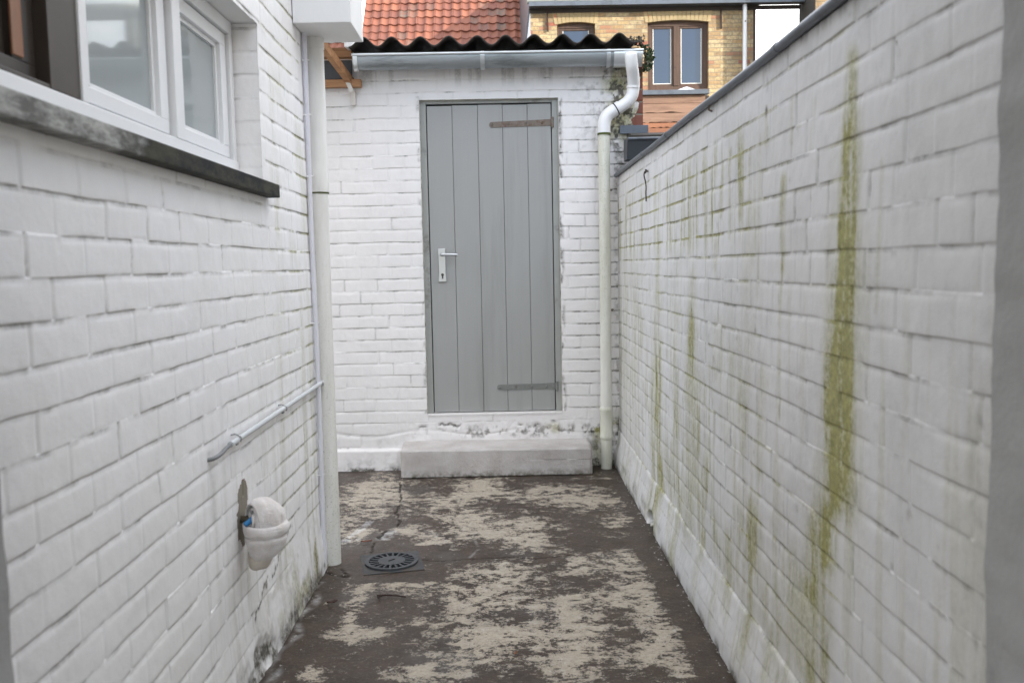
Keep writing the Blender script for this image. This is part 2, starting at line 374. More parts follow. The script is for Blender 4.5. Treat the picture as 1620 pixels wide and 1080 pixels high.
def mat_tile():
    M = NM('clay_tile'); A = M.attr('wear'); v = M.obj()
    n = M.noise(14, 5, .65, v); f = M.noise(60, 4, .6, v)
    c = M.mix(A[0], (.22, .075, .042), (.13, .042, .028))
    c = M.mix(M.math('MULTIPLY', A[1], M.ramp(n, .35, .6)), c, (.10, .085, .07))
    c = M.mix(M.ramp(n, .58, .75, 0, .5), c, (.15, .075, .05))
    return M.fin(c, .75, M.bump(f, .4, .006))
m_tile = mat_tile()

# ------------------------------------------------------------------ brick relief generator
def brick_sheet(name, u0, u1, v0, v1, du, to_world, mat, parent, seed, course=.0767, L=.205, bond='stretcher',
                holes=(), rough_fn=None, wear_fn=None, extra_fn=None, ucuts=(), depth=1.0, vcuts=(), joint=.011):
    """A wall face with real relief: courses with weatherstruck joints, jittered bricks and lumps. to_world(U,V,H)->points"""
    rs = np.random.RandomState(seed)
    U = np.unique(np.round(np.concatenate([np.arange(u0, u1, du), [u1], np.array(ucuts, float)]), 5))
    nco = int(math.ceil((v1-v0)/course))+1
    prof = np.array([0, .0022, .010, .019, .028, .037, .046, .055, course-joint-.001, course-joint+.002, course-joint*.55, course-.0012])
    pd = np.array([-.0005, 0, .0002, .0003, .0003, .0003, .0002, .0001, -.0006, -.0016, -.0018, -.0024])*depth
    V = []; Dh = []; Ci = []; Fv = []; Jm = []
    for k in range(nco):
        for a, (p, d) in enumerate(zip(prof, pd)):
            V.append(v0+k*course+p); Dh.append(d); Ci.append(k); Fv.append(p/course); Jm.append(1.0 if a >= 9 else 0.0)
    V = np.array(V); Dh = np.array(Dh); Ci = np.array(Ci); Jm = np.array(Jm); Fv = np.array(Fv)
    keep = V <= v1+1e-6; V, Dh, Ci, Jm, Fv = V[keep], Dh[keep], Ci[keep], Jm[keep], Fv[keep]
    for c in vcuts:                                            # snap one row exactly to each opening edge
        i = int(np.argmin(np.abs(V-c))); V[i] = c
    V = np.append(V, v1) if V[-1] < v1-1e-5 else V
    if len(V) > len(Dh): Dh = np.append(Dh, 0); Ci = np.append(Ci, Ci[-1]); Jm = np.append(Jm, 0); Fv = np.append(Fv, .9)
    ny, nx = len(V), len(U)
    H = np.zeros((ny, nx)); JV = np.zeros((ny, nx)); BID = np.zeros((ny, nx))
    for k in range(Ci.max()+1):
        rows = np.where(Ci == k)[0]
        if len(rows) == 0: continue
        x = u0-rs.rand()*.03-(L*.5 if k % 2 else 0)
        js = []
        if bond == 'mixed': x = u0-rs.rand()*L
        while x < u1+L:
            js.append(x)
            l = L
            if bond == 'mixed' and rs.rand() < .33: l = L*.52
            x += l*(1+rs.uniform(-.035, .035))
        js = np.array(js); bi = np.clip(np.searchsorted(js, U)-1, 0, len(js)-1)
        off = rs.normal(0, .0008, len(js)); tilt = rs.normal(0, .004, len(js)); tv = rs.normal(0, .005, len(js))
        fill = rs.choice([.2, .5, .85, 1.15], len(js), p=[.2, .3, .3, .2])
        cu = U-(js[bi]+L/2)
        vv = V[rows]-V[rows[0]]-course/2
        H[rows] += (off[bi]+tilt[bi]*cu)[None, :] + tv[bi][None, :]*vv[:, None]
        wob = (vn(V[rows][:, None]*60, np.full((1, nx), k*3.7), seed+3)-.5)*.004
        for j, x0 in enumerate(js):
            d = np.abs(U[None, :]+wob-x0); m = ss(.0085, .0015, d)
            JV[rows] = np.maximum(JV[rows], m*fill[j])
        BID[rows] = (k*131+bi)[None, :]
    UU, VV = np.meshgrid(U, V)
    jdep = ss(.25, .6, vn(UU*7, VV*9, seed+5))*.75+.25+ (vn(UU*60, VV*14, seed+6)-.5)*.5
    rough = rough_fn(UU, VV) if rough_fn else np.zeros_like(UU)
    hb = Dh[:, None]*np.clip(jdep, .15, 1.3)
    H = (H*.9+hb-JV*.0031*depth)*(1-rough)
    H += (fbm(UU*34, VV*34, seed+7, 4)-.5)*.0024 + (fbm(UU*4, VV*4, seed+8, 2)-.5)*.005
    H += rough*((fbm(UU*22, VV*22, seed+9, 4, .6)-.5)*.007)
    # irregular course lines
    ln0 = (fbm(UU*9, VV*0+Ci[:, None]*.73, seed+10, 3)-.5)*.0046; ln1 = (fbm(UU*9, VV*0+(Ci[:, None]+1)*.73, seed+10, 3)-.5)*.0046
    tt = ss(.0, .93, Fv)[:, None]; dV = (ln0*(1-tt)+ln1*tt)*(1-rough)+(fbm(UU*1.1, VV*.4, seed+11, 2)-.5)*.009
    edge = np.ones_like(UU)
    for c in list(vcuts)+[v0, v1]: edge *= ss(0, .03, np.abs(VV-c))
    VW = VV+dV*edge
    if extra_fn is not None: H = H+extra_fn(UU, VV)
    mask = np.ones((ny-1, nx-1), bool)
    cu = .5*(UU[:-1, :-1]+UU[:-1, 1:]); cv = .5*(VV[:-1, :-1]+VV[1:, :-1])
    for (a, b, c, d) in holes: mask &= ~((cu > a) & (cu < b) & (cv > c) & (cv < d))
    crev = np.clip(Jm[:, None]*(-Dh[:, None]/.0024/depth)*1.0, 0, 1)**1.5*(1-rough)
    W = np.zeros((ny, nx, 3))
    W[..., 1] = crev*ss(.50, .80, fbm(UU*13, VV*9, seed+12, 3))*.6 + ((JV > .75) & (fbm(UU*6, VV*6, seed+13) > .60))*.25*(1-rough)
    W[..., 1] += (.05*np.clip(JV, 0, 1)+.08*Jm[:, None])*(1-rough)*ss(.25, .6, fbm(UU*5, VV*5, seed+14, 3))  # slight joint dirt, also standing in for occlusion shade in the joints
    if wear_fn: wear_fn(UU, VV, W, crev, JV)
    P = to_world(UU, VW, H)
    return grid_obj(name, P, mask, mat, parent, np.clip(W, 0, 1.2))

XL, XR, YB = -.805, .735, 5.62

# ================================================================== GROUND, FLOOR
g = MB(); g.add([(-300, -300, -.14), (300, -300, -.14), (300, 300, -.14), (-300, 300, -.14)], [(0, 1, 2, 3)])
tag(g.build('ground', simple('ground_soil', (.10, .085, .06), .9, vs=.5, bs=8, bst=.5, bd=.05)), kind='structure')

BEIGE = [(-.82, 4.9, .162, .437), (-.74, 5.1, .149, .28), (-.38, 4.73, .138, .22), (-.18, 4.42, .129, .214), (-.15, 5.12, .112, .215), (-.35, 4.12, .106, .132), (-.35, 3.78, .039, .127), (-.46, 3.54, .157, .057), (-.59, 3.38, .025, .235), (-.55, 3.07, .114, .075), (-.64, 2.75, .053, .057), (-.02, 3.64, .159, .147), (-.15, 3.43, .151, .144), (-.02, 3.3, .17, .075), (.1, 4.06, .103, .164), (-.02, 4.18, .152, .059), (.07, 4.35, .159, .106), (.46, 4.8, .208, .227), (.24, 4.95, .179, .188), (-.17, 5.05, .128, .249), (.33, 3.73, .095, .155), (.52, 3.76, .083, .119), (.55, 3.49, .102, .2), (.38, 3.34, .122, .125), (.21, 3.26, .062, .21), (.55, 3.14, .092, .165), (.29, 3.04, .112, .13), (.2, 2.8, .103, .133), (.57, 2.97, .087, .09), (.44, 2.83, .125, .114), (0, 3.01, .155, .078), (-.09, 3.04, .134, .073), (-.25, 3.16, .093, .046), (-.11, 2.87, .148, .103), (-.27, 2.76, .102, .044), (.56, 4.37, .095, .107), (-.75, 4.25, .094, .14), (-.51, 4.3, .063, .083), (.59, 2.72, .06, .068)]
CRACKS = [([(-.645, 5.3), (-.594, 4.879), (-.582, 4.599), (-.544, 4.412), (-.613, 4.237), (-.633, 4.071), (-.621, 3.951)], .0055),
          ([(-.381, 3.848), (-.289, 3.816), (-.164, 3.842), (-.009, 3.848), (.131, 3.83), (.274, 3.863)], .0035),
          ([(-.792, 3.712), (-.733, 3.654), (-.673, 3.65)], .006), ([(-.728, 3.748), (-.673, 3.65)], .003)]
DR = (-.513, 3.815)      # drain centre
def poly_dist(X, Y, pts):
    d = np.full(X.shape, 9.0)
    for (x0, y0), (x1, y1) in zip(pts[:-1], pts[1:]):
        L2 = (x1-x0)**2+(y1-y0)**2; t = np.clip(((X-x0)*(x1-x0)+(Y-y0)*(y1-y0))/L2, 0, 1)
        d = np.minimum(d, np.hypot(X-x0-t*(x1-x0), Y-y0-t*(y1-y0)))
    return d
xs = np.unique(np.round(np.concatenate([np.arange(-4.5, -1.1, .05), np.arange(-1.1, .80, .0055), np.arange(.8, 1.0, .05)]), 4))
ys = np.unique(np.round(np.concatenate([np.arange(-3, 2.4, .04), np.arange(2.4, 5.72, .0065)]), 4))
XX, YY = np.meshgrid(xs, ys)
dens = np.full(XX.shape, .0)
for (x, y, a, b) in BEIGE:
    b = max(b, .06); a = max(a, .035)
    dens += 1.0*np.exp(-(((XX-x)/a)**2+((YY-y)/b)**2)*.95)
dens = .15+.66*(1-np.exp(-dens*1.1))
dens += ss(2.6, 2.0, YY)*.15
dens -= .9*ss(.05, .0, np.abs(np.clip(XX, -.80, .72)-XX)+np.minimum(.735-XX, .3)-.02)*0
dens -= .8*ss(.19, .04, .72-XX)*ss(4.4, 3.6, YY) + .5*ss(.10, .02, .72-XX)
dens -= .8*ss(.26, .19, np.maximum(np.abs((XX-DR[0])), np.abs(YY-DR[1])))
dens -= .35*ss(.16, .05, XX+.80)*ss(3.95, 3.6, YY)
wx = (fbm(XX*30, YY*30, 40, 3)-.5)*.03; wy = (fbm(XX*30, YY*30, 45, 3)-.5)*.03
crk = np.zeros_like(XX)
for pts, wd in CRACKS:
    d = poly_dist(XX+wx, YY+wy, pts); crk = np.maximum(crk, ss(wd*1.5, wd*.35, d)*ss(.28, .42, fbm(XX*14, YY*14, 50, 2)))
edge_d = ss(.045, .0, np.abs(XX-XL)-.0)*(YY < 3.97)*.8+ss(.035, .0, np.abs(XX-.712))*.85+ss(.06, .0, 5.6-YY)*.75+ss(.022, .0, np.abs(YY-5.366))*(XX > -.65)*(XX < .54)*1.4+.35*ss(.10, .0, np.abs(YY-5.37))*(XX > -.66)*(XX < .55)+.5*ss(.16, .02, np.hypot(XX-.64, YY-5.54))  # darkest along wall feet, step front and pipe foot
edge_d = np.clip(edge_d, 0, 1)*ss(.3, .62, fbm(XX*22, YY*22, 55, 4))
white = .8*ss(.028, .01, poly_dist(XX, YY, [(-.77, 4.16), (-.705, 4.46)]))+.6*ss(.05, .02, poly_dist(XX, YY, [(-.60, 4.18), (-.56, 4.27)]))
white += .7*ss(.05, .01, poly_dist(XX, YY, [(-.84, 4.12), (-.74, 4.17)]))+.25*ss(.02, .0, poly_dist(XX+wx, YY+wy, [(-.42, 4.33), (-.30, 4.12)]))+.35*ss(.012, .0, poly_dist(XX, YY, [(-.16, 4.12), (-.13, 3.98), (-.17, 3.86)]))
white += .5*ss(.03, .0, np.abs(XX+.775+.02*np.sin(YY*20)))*(YY < 3.6)
white = white*ss(.30, .58, fbm(XX*38, YY*26, 57, 4))
Z = (fbm(XX*2.5, YY*2.5, 60, 3)-.5)*.006+(fbm(XX*22, YY*22, 64, 3)-.5)*.0022-crk*.006
FM = np.ones((len(ys)-1, len(xs)-1), bool)
cX = .25*(XX[:-1, :-1]+XX[:-1, 1:]+XX[1:, :-1]+XX[1:, 1:]); cY = .25*(YY[:-1, :-1]+YY[:-1, 1:]+YY[1:, :-1]+YY[1:, 1:])
FM &= np.hypot(cX-DR[0], cY-DR[1]) > .112
fl = grid_obj('yard_floor', np.stack([XX, YY, Z], -1), FM, m_floor, None, np.clip(np.stack([dens, np.maximum(crk, edge_d), white], -1), 0, 1))
tag(fl, kind='structure')

# ================================================================== HOUSE ON THE LEFT
house = thing('house', 'white painted brick house wall along the left side with windows above a dark stone sill', 'house', (XL, 2.6, 0))
WY0, WY1, WZ0, WZ1 = .80, 3.045, 1.575, 2.118
def left_world(U, V, H): return np.stack([XL+H, U, V], -1)
def left_rough(U, V):
    b = .07+.22*ss(2.0, 3.7, U)*1.0+.05*(fbm(U*6, V*0, 71, 3)-.5)*2
    return ss(b+.03, b-.03, V)
def left_extra(U, V):
    # crumbling cement skirting that swells out to the floor
    s = .022*ss(.30, .0, V)*(.7+.5*(fbm(U*5, V*5, 72, 3)-.3))
    hole = .012*ss(.075, .03, np.hypot((U-2.78)*.45, (V-.06)*1.0)+(fbm(U*25, V*25, 73, 3)-.5)*.07)
    lint = .002*ss(WZ1-.01, WZ1, V)*ss(WZ1+.13, WZ1+.125, V)*(U < 3.15)
    return s-hole+lint
def left_wear(U, V, W, crev, JV):
    n = fbm(U*9, V*4, 80, 4); st = fbm(U*22, V*1.2, 84, 4)
    W[..., 0] += .85*crev*ss(2.7, 3.6, U)*ss(.42, .58, n)
    W[..., 0] += .20*ss(2.95, 3.3, U)*ss(1.75, .9, V)*ss(.40, .70, st) + .22*ss(3.0, 3.2, U)*ss(1.2, 1.5, V)*ss(2.2, 1.8, V)*ss(.45, .7, n)
    W[..., 0] += .10*ss(1.9, 2.8, U)*ss(1.1, .5, V)*ss(.35, .7, st)
    W[..., 0] += .6*ss(.34, .12, V)*ss(2.7, 3.3, U)*ss(.50, .68, fbm(U*14, V*14, 96, 4))
    W[..., 1] += .85*ss(.09, .015, V)*ss(.35, .6, fbm(U*16, V*16, 97, 4))+.35*ss(.20, .05, V)*ss(.5, .7, fbm(U*20, V*20, 98, 4))
    W[..., 1] += .16*ss(1.25, .15, V)*ss(.50, .78, st)*ss(1.6, 2.4, U)
    W[..., 1] += .9*ss(.05, .02, np.hypot((U-2.78)*.45, (V-.06)*1.0)+(fbm(U*25, V*25, 73, 3)-.5)*.07)
    # long crack with lifted render low on the wall
    d = poly_dist(U+(fbm(U*30, V*30, 86, 3)-.5)*.05, V+(fbm(U*30, V*30, 88, 3)-.5)*.05, [(2.72, .20), (2.86, .27), (2.95, .25), (3.1, .33), (3.25, .35)])
    W[..., 1] += .95*ss(.008, .002, d)*(fbm(U*14, V*14, 89, 2) > .42)
    d2 = poly_dist(U, V, [(2.66, .42), (2.62, .10)]); W[..., 1] += .42*ss(.045, .0, d2)*ss(.3, .6, st)     # run mark under the wrapped tap
    W[..., 0] += .5*ss(.06, .01, d2)*ss(.35, .6, st)
    d3 = poly_dist(U, V, [(2.375, .80), (2.39, .62)]); W[..., 1] += .22*ss(.03, .0, d3)
    # raw mortar patch behind the tap
    p = np.hypot((U-2.655-.10*(V-.56))/.060, (V-.555)/.098)+(fbm(U*34, V*34, 90, 3)-.5)*.75
    W[..., 2] = np.maximum(W[..., 2], ss(1.02, .95, p)*1.0)
    # flaking spots under the sill and above the lintel
    W[..., 1] += .8*ss(.006, .0, np.abs(V-(WZ1+.127)))*(U < 3.16)*ss(.40, .6, fbm(U*16, V*3, 93, 3))
    W[..., 1] += .30*ss(.03, .0, np.abs(U-3.95))*ss(.4, .7, n)
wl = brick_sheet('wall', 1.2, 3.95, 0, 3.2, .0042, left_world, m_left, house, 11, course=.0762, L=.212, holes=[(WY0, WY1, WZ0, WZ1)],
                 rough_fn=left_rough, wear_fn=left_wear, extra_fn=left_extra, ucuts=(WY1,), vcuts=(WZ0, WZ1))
# body of the house behind the face, with the window recess
b = MB(); b.box((-4, .9, 0), (XL-.20, 3.93, 3.2))
b.box((XL-.2, 3.9, 0), (XL-.012, 3.93, 3.2)); b.box((-4, 3.931, 0), (XL-.004, 3.95, 3.2))
b.build('wall_core', m_plaster, house)
b = MB(); b.box((-4.1, .8, 3.2), (XL+.12, 4.05, 3.32)); b.build('roof', m_zincdark, house)
# reveals: brick jamb on the right (grid relief), soffit, and backing below the window
def jamb_world(U, V, H): return np.stack([U, WY1-H*.8, V], -1)
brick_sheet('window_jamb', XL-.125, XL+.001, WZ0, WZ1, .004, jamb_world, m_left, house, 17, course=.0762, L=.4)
b = MB(); b.box((XL-.15, 1.2, WZ1+.001), (XL-.001, WY1+.08, WZ1+.12)); b.build('lintel', m_plaster, house, .004)
b = MB(); b.prism([(XL-.15, WZ0-.02), (XL-.006, WZ0-.02), (XL-.006, WZ0+.012), (XL-.13, WZ0+.045)], 1, 1.2, WY1-.001); b.build('sill_bed', m_plaster, house)
# sill
s_ = MB(); n = 40
sy = np.linspace(.95, 3.106, n)
b = MB(); b.prism([(XL-.03, 1.546), (XL+.042, 1.546), (XL+.042, 1.590), (XL-.03, 1.598)], 1, .95, 3.106)
b.build('window_sill', m_sill, house, .003)
# window: white outer frame, two white casements, one brown casement
win = MB(); FX0, FX1 = XL-.125, XL-.078
win.box((FX0, 1.05, 1.612), (FX1+.004, WY1-.012, 1.662)); win.box((FX0, 1.05, 2.075), (FX1, WY1-.012, 2.117))
win.box((FX0, 3.0, 1.662), (FX1-.001, WY1-.012, 2.075)); win.box((FX0, 2.468, 1.662), (FX1+.006, 2.530, 2.075))
win.box((FX0, 1.925, 1.662), (FX1+.003, 1.953, 2.075)); win.box((FX0, 1.05, 1.672), (FX1, 1.10, 2.075))
window = win.build('window', m_whitewood, house, .003)
def sash(y0, y1, mat, glass, wd=.055, x=FX1-.012, inner=True):
    f = MB(); z0, z1 = 1.671, 2.070
    for a, c, e, g_ in ((y0, y1, z0, z0+.036), (y0, y1, z1-.040, z1), (y0, y0+wd*.55, z0+.036, z1-.040), (y1-wd, y1, z0+.036, z1-.040)):
        f.box((x-.035, a, e), (x, c, g_))
    o = f.build('casement_frame', mat, window, .0025)
    f = MB(); a0, a1, e0, e1 = y0+wd*.55, y1-wd, z0+.036, z1-.040; t = .014
    for a, c, e, g_ in ((a0, a1, e0, e0+t), (a0, a1, e1-t, e1), (a0, a0+t, e0+t, e1-t), (a1-t, a1, e0+t, e1-t)):
        f.box((x-.030, a, e), (x-.013, c, g_))
    f.build('glazing_bead', mat, window, .002)
    f = MB(); f.box((x-.032, a0+.006, e0+.006), (x-.022, a1-.006, e1-.006)); f.build('glass_pane', glass, window)
sash(1.965, 2.458, m_whitewood, m_frost); sash(2.538, 2.992, m_whitewood, m_frost)
sash(1.10, 1.80, m_brownwood, m_frost2, .085, FX1-.03)
f = MB(); f.box((FX1-.032, 1.712, 1.712), (FX1-.026, 1.752, 2.03)); f.build('wooden_stay', m_orangewood, window, .003)
f = MB(); f.box((FX0, 1.80, 1.665), (FX1-.002, 1.9245, 2.075)); f.box((FX0, 1.10, 1.663), (FX1-.004, 1.80, 1.673)); f.build('brown_post', m_brownwood, window, .002)
f = MB(); f.box((XL-.16, 1.06, 1.6), (XL-.128, WY1, 2.1)); f.build('dark_backing', m_dark, window)

# wall-mounted conduit with cable
cd = thing('conduit', 'thin pale grey conduit along the left wall, a cable poking out of its end', 'conduit', (XL+.02, 3.1, .8))
c_x = XL+.020
p0 = (c_x, 2.50, .805); p1 = (c_x, 3.80, .812)
MB().tube([p0, p1], .0088, 14).build('tube', simple('conduit_grey', (.58, .60, .62), .45, var=.08), cd)
MB().tube(bez([(c_x, 2.52, .805), (c_x, 2.46, .802), (c_x, 2.41, .796), (c_x-.008, 2.375, .792), (XL-.01, 2.36, .790)], 5), .0058, 12).build('cable', simple('cable_grey', (.20, .205, .215), .5), cd)
for y in (2.57, 3.12, 3.765):
    m = MB()
    m.tube([(XL, y, .806+.013), (XL+.012, y, .822), (c_x, y, .819), (c_x+.010, y, .813), (c_x+.0115, y, .806), (c_x+.008, y, .799)], .0025, 8)
    m.bar((XL, y, .800), (XL+.02, y, .792), .014, .006); m.build('clip', simple('clip_grey', (.33, .33, .34), .5), cd)

# narrow service pipe standing beside the downpipe
sp_ = thing('service_pipe', 'very thin white pipe running up the left wall just left of the boxed downpipe', 'pipe', (XL+.012, 3.72, 0))
MB().tube([(XL+.013, 3.735, .03), (XL+.016, 3.735, .8), (XL+.011, 3.735, 1.5), (XL+.014, 3.735, 3.1)], .0105, 12).build('tube', simple('service_pipe_paint', (.70, .70, .77), .5, var=.08), sp_)
for z in (.42, 1.07, 1.68, 1.93, 2.15):
    MB().tube([(XL, 3.722, z), (XL+.028, 3.735, z+.003), (XL, 3.752, z)], .003, 8).build('clip', m_plaster, sp_)

# left downpipe with boxed head
dp = thing('downpipe', 'thick off-white downpipe at the left house corner dropping from a white box', 'downpipe', (-.768, 3.835, 0))
MB().tube([(-.775, 3.83, .0), (-.776, 3.83, 1.0), (-.774, 3.83, 1.625)], [.0375, .0375, .038], 28).build('pipe', m_pipe_l, dp)
MB().tube([(-.774, 3.83, 1.617), (-.774, 3.83, 1.622)], .0418, 28).build('joint_ring', m_joint, dp)
MB().tube([(-.774, 3.83, 1.623), (-.774, 3.83, 1.70), (-.774, 3.83, 1.705), (-.776, 3.83, 2.27)], [.0435, .0435, .0425, .0425], 28).build('upper_pipe', m_pipe_lt, dp)
MB().tube([(-.776, 3.83, 2.22), (-.776, 3.83, 2.262)], [.0455, .0455], 28).build('collar', m_pipe_lt, dp)
MB().box((XL+.002, 3.585, 2.262), (-.575, 3.90, 3.19)).build('gutter_box', m_plaster, dp, .003)

# wrapped outside tap
tap = thing('outside_tap', 'outside tap wrapped in an off-white towel, low on the left wall', 'tap', (XL, 2.62, .5))
def blob(rings, seg=48, seed=3, amp=.006, fr=9.0):
    v = []; n = len(rings)
    for i, (cx, cy, cz, rx, ry) in enumerate(rings):
        for k in range(seg):
            a = 2*math.pi*k/seg
            s = float(fbm(np.array(math.cos(a)*2.2+5+i*.06), np.array(math.sin(a)*2.2+5+i*.30), seed, 3))-.5
            f = 1+s*amp*fr*2.0
            v.append((cx+rx*math.cos(a)*f, cy+ry*math.sin(a)*f, cz+s*amp*1.2))
    fs = [(i*seg+k, i*seg+(k+1) % seg, (i+1)*seg+(k+1) % seg, (i+1)*seg+k) for i in range(n-1) for k in range(seg)]
    fs += [tuple(range(seg))[::-1], tuple(range((n-1)*seg, n*seg))]
    return v, fs
def mat_towel():
    M = NM('towel_cloth'); v = M.obj(); f = M.noise(320, 4, .7, v); g = M.noise(24, 5, .6, v, .4); st = M.noise(3, 5, .6, M.obj((6, 6, 30)), 1.0)
    c = M.mix(M.ramp(g, .35, .7), (.72, .68, .67), (.58, .53, .50)); c = M.mix(M.ramp(M.noise(7, 4, .6, v), .55, .72, 0, .5), c, (.42, .37, .31))
    b = M.bump(g, .7, .008); b = M.bump(st, .45, .006, b); b = M.bump(f, .5, .002, b)
    m = M.fin(c, .95, b); M.b.inputs['Sheen Weight'].default_value = .4; return m
m_towel = mat_towel(); TY = 2.63; TX = -.728
def bz_(z): return .428+(z-.372)*.76
ring0 = [(-.012, .372, .026, .034), (-.010, .378, .036, .044), (-.005, .392, .047, .051), (-.001, .416, .058, .057), (.0, .442, .065, .063), (.001, .456, .069, .067), (.001, .463, .067, .065), (.001, .468, .0605, .059), (.002, .474, .069, .067), (.003, .492, .074, .071), (.002, .510, .0735, .071), (.001, .519, .069, .067), (.0, .517, .060, .058), (.0, .500, .050, .048)]
v, fs = blob([(TX-.004+dx*.9, TY, bz_(z), rx*.93, ry*.95) for dx, z, rx, ry in ring0], 64, 4, .007)
MB().add(v, fs, True).build('towel_band', m_towel, tap)
v, fs = blob([(TX-.024, TY-.012, .404, .026, .024), (TX-.024, TY-.010, .410, .031, .029), (TX-.022, TY-.008, .425, .036, .034), (TX-.018, TY, .445, .040, .038)], 40, 6, .010)
MB().add(v, fs, True).build('towel_tail', mat_wood('stained_cloth', (.56, .50, .43), (.46, .40, .34), 2, .4), tap)
# upper roll: cloth wound round the tap; its open spiral end faces the near left
AXR = Vector((.80, .58, .04)).normalized(); UR = Vector((-.58, .80, 0)).normalized(); VR = AXR.cross(UR)
C0 = Vector((TX-.038, TY-.026, .553))
def roll_pt(t, w_):
    a = 2*math.pi*(t+.30); r = .014+.0135*t
    bul = 1+.22*math.sin(math.pi*min(1, w_*1.15)) - .75*max(0, w_-.62)**1.3*1.6
    return C0+AXR*(w_*.090)+(UR*math.cos(a)*r*1.0+VR*math.sin(a)*r*1.15)*bul, C0+AXR*(w_*.098)
nt_, nw = 130, 22; T = 2.45
sheet = []
for off in (0, .0062):
    for i in range(nt_+1):
        t = T*i/nt_
        for j in range(nw+1):
            p, c = roll_pt(t, j/nw)
            q = float(fbm(np.array(t*5.+3), np.array(j*.22+2.), 5, 3))-.5
            rad = (p-c).normalized(); sheet.append(p+rad*(off+q*.011)-AXR*(.006*math.sin(t*5)*(1-j/nw)))
nv = (nt_+1)*(nw+1); fs = []
for i in range(nt_):
    for j in range(nw):
        a = i*(nw+1)+j; fs.append((a, a+1, a+nw+2, a+nw+1)); fs.append((a+nv, a+nw+1+nv, a+nw+2+nv, a+1+nv))
for i in range(nt_):
    a = i*(nw+1); fs.append((a, a+nw+1, a+nw+1+nv, a+nv)); a = a+nw; fs.append((a+nv, a+nw+1+nv, a+nw+1, a))
for j in range(nw):
    fs.append((j, j+nv, j+1+nv, j+1)); a = nt_*(nw+1)+j; fs.append((a, a+1, a+1+nv, a+nv))
MB().add(sheet, fs, True).build('towel_roll', m_towel, tap)
v, fs = blob([(TX+.008, TY+.01, .50, .048, .048), (TX+.010, TY+.01, .53, .048, .048), (TX+.010, TY+.01, .553, .044, .042), (TX+.018, TY+.01, .575, .034, .034), (TX+.016, TY+.01, .588, .020, .022), (TX+.014, TY+.01, .592, .006, .006)], 40, 8, .008)
MB().add(v, fs, True).build('towel_core', m_towel, tap)
MB().tube([(TX-.052, TY-.046, .545), (TX-.030, TY-.026, .560), (TX-.010, TY-.006, .562)], [.0075, .0085, .008], 10).build('blue_handle', simple('blue_plastic', (.02, .18, .42), .4), tap)
MB().tube([(XL-.02, TY+.005, .548), (XL+.03, TY+.004, .548), (TX, TY, .54)], .012, 12).build('spout', simple('tap_brass', (.10, .085, .06), .4, .8), tap)

# ================================================================== SHED
shed = thing('shed', 'white painted brick shed closing the far end of the yard with a grey plank door', 'shed', (0, YB, 0))
DX0, DX1, DZ0, DZ1 = -.497, .372, .357, 2.331
def back_world(U, V, H): return np.stack([U, YB-H, V], -1)
def back_rough(U, V):
    a = ss(.33, .29, V+.03*(fbm(U*8, V*8, 101, 3)-.5))*ss(-.95, -.75, U)
    return np.maximum(a, ss(.17, .14, V))
def back_extra(U, V):
    pl = .022*ss(.142, .128, V+.004*(fbm(U*7, V, 102, 2)-.5))          # plinth ledge left of the step
    pl = pl*(U < -.5)
    cr_ = poly_dist(U+(fbm(U*20, V*20, 104, 3)-.5)*.06, V+(fbm(U*20, V*20, 106, 3)-.5)*.05, [(-.55, .275), (-.2, .285), (.1, .28), (.32, .285), (.5, .27)])
    return pl*1.0-.010*ss(.016, .003, cr_)*ss(.45, .6, fbm(U*9, V*9, 108, 2))-.004*ss(.014, .0, np.abs(V-(.235+.02*np.sin(U*9))))
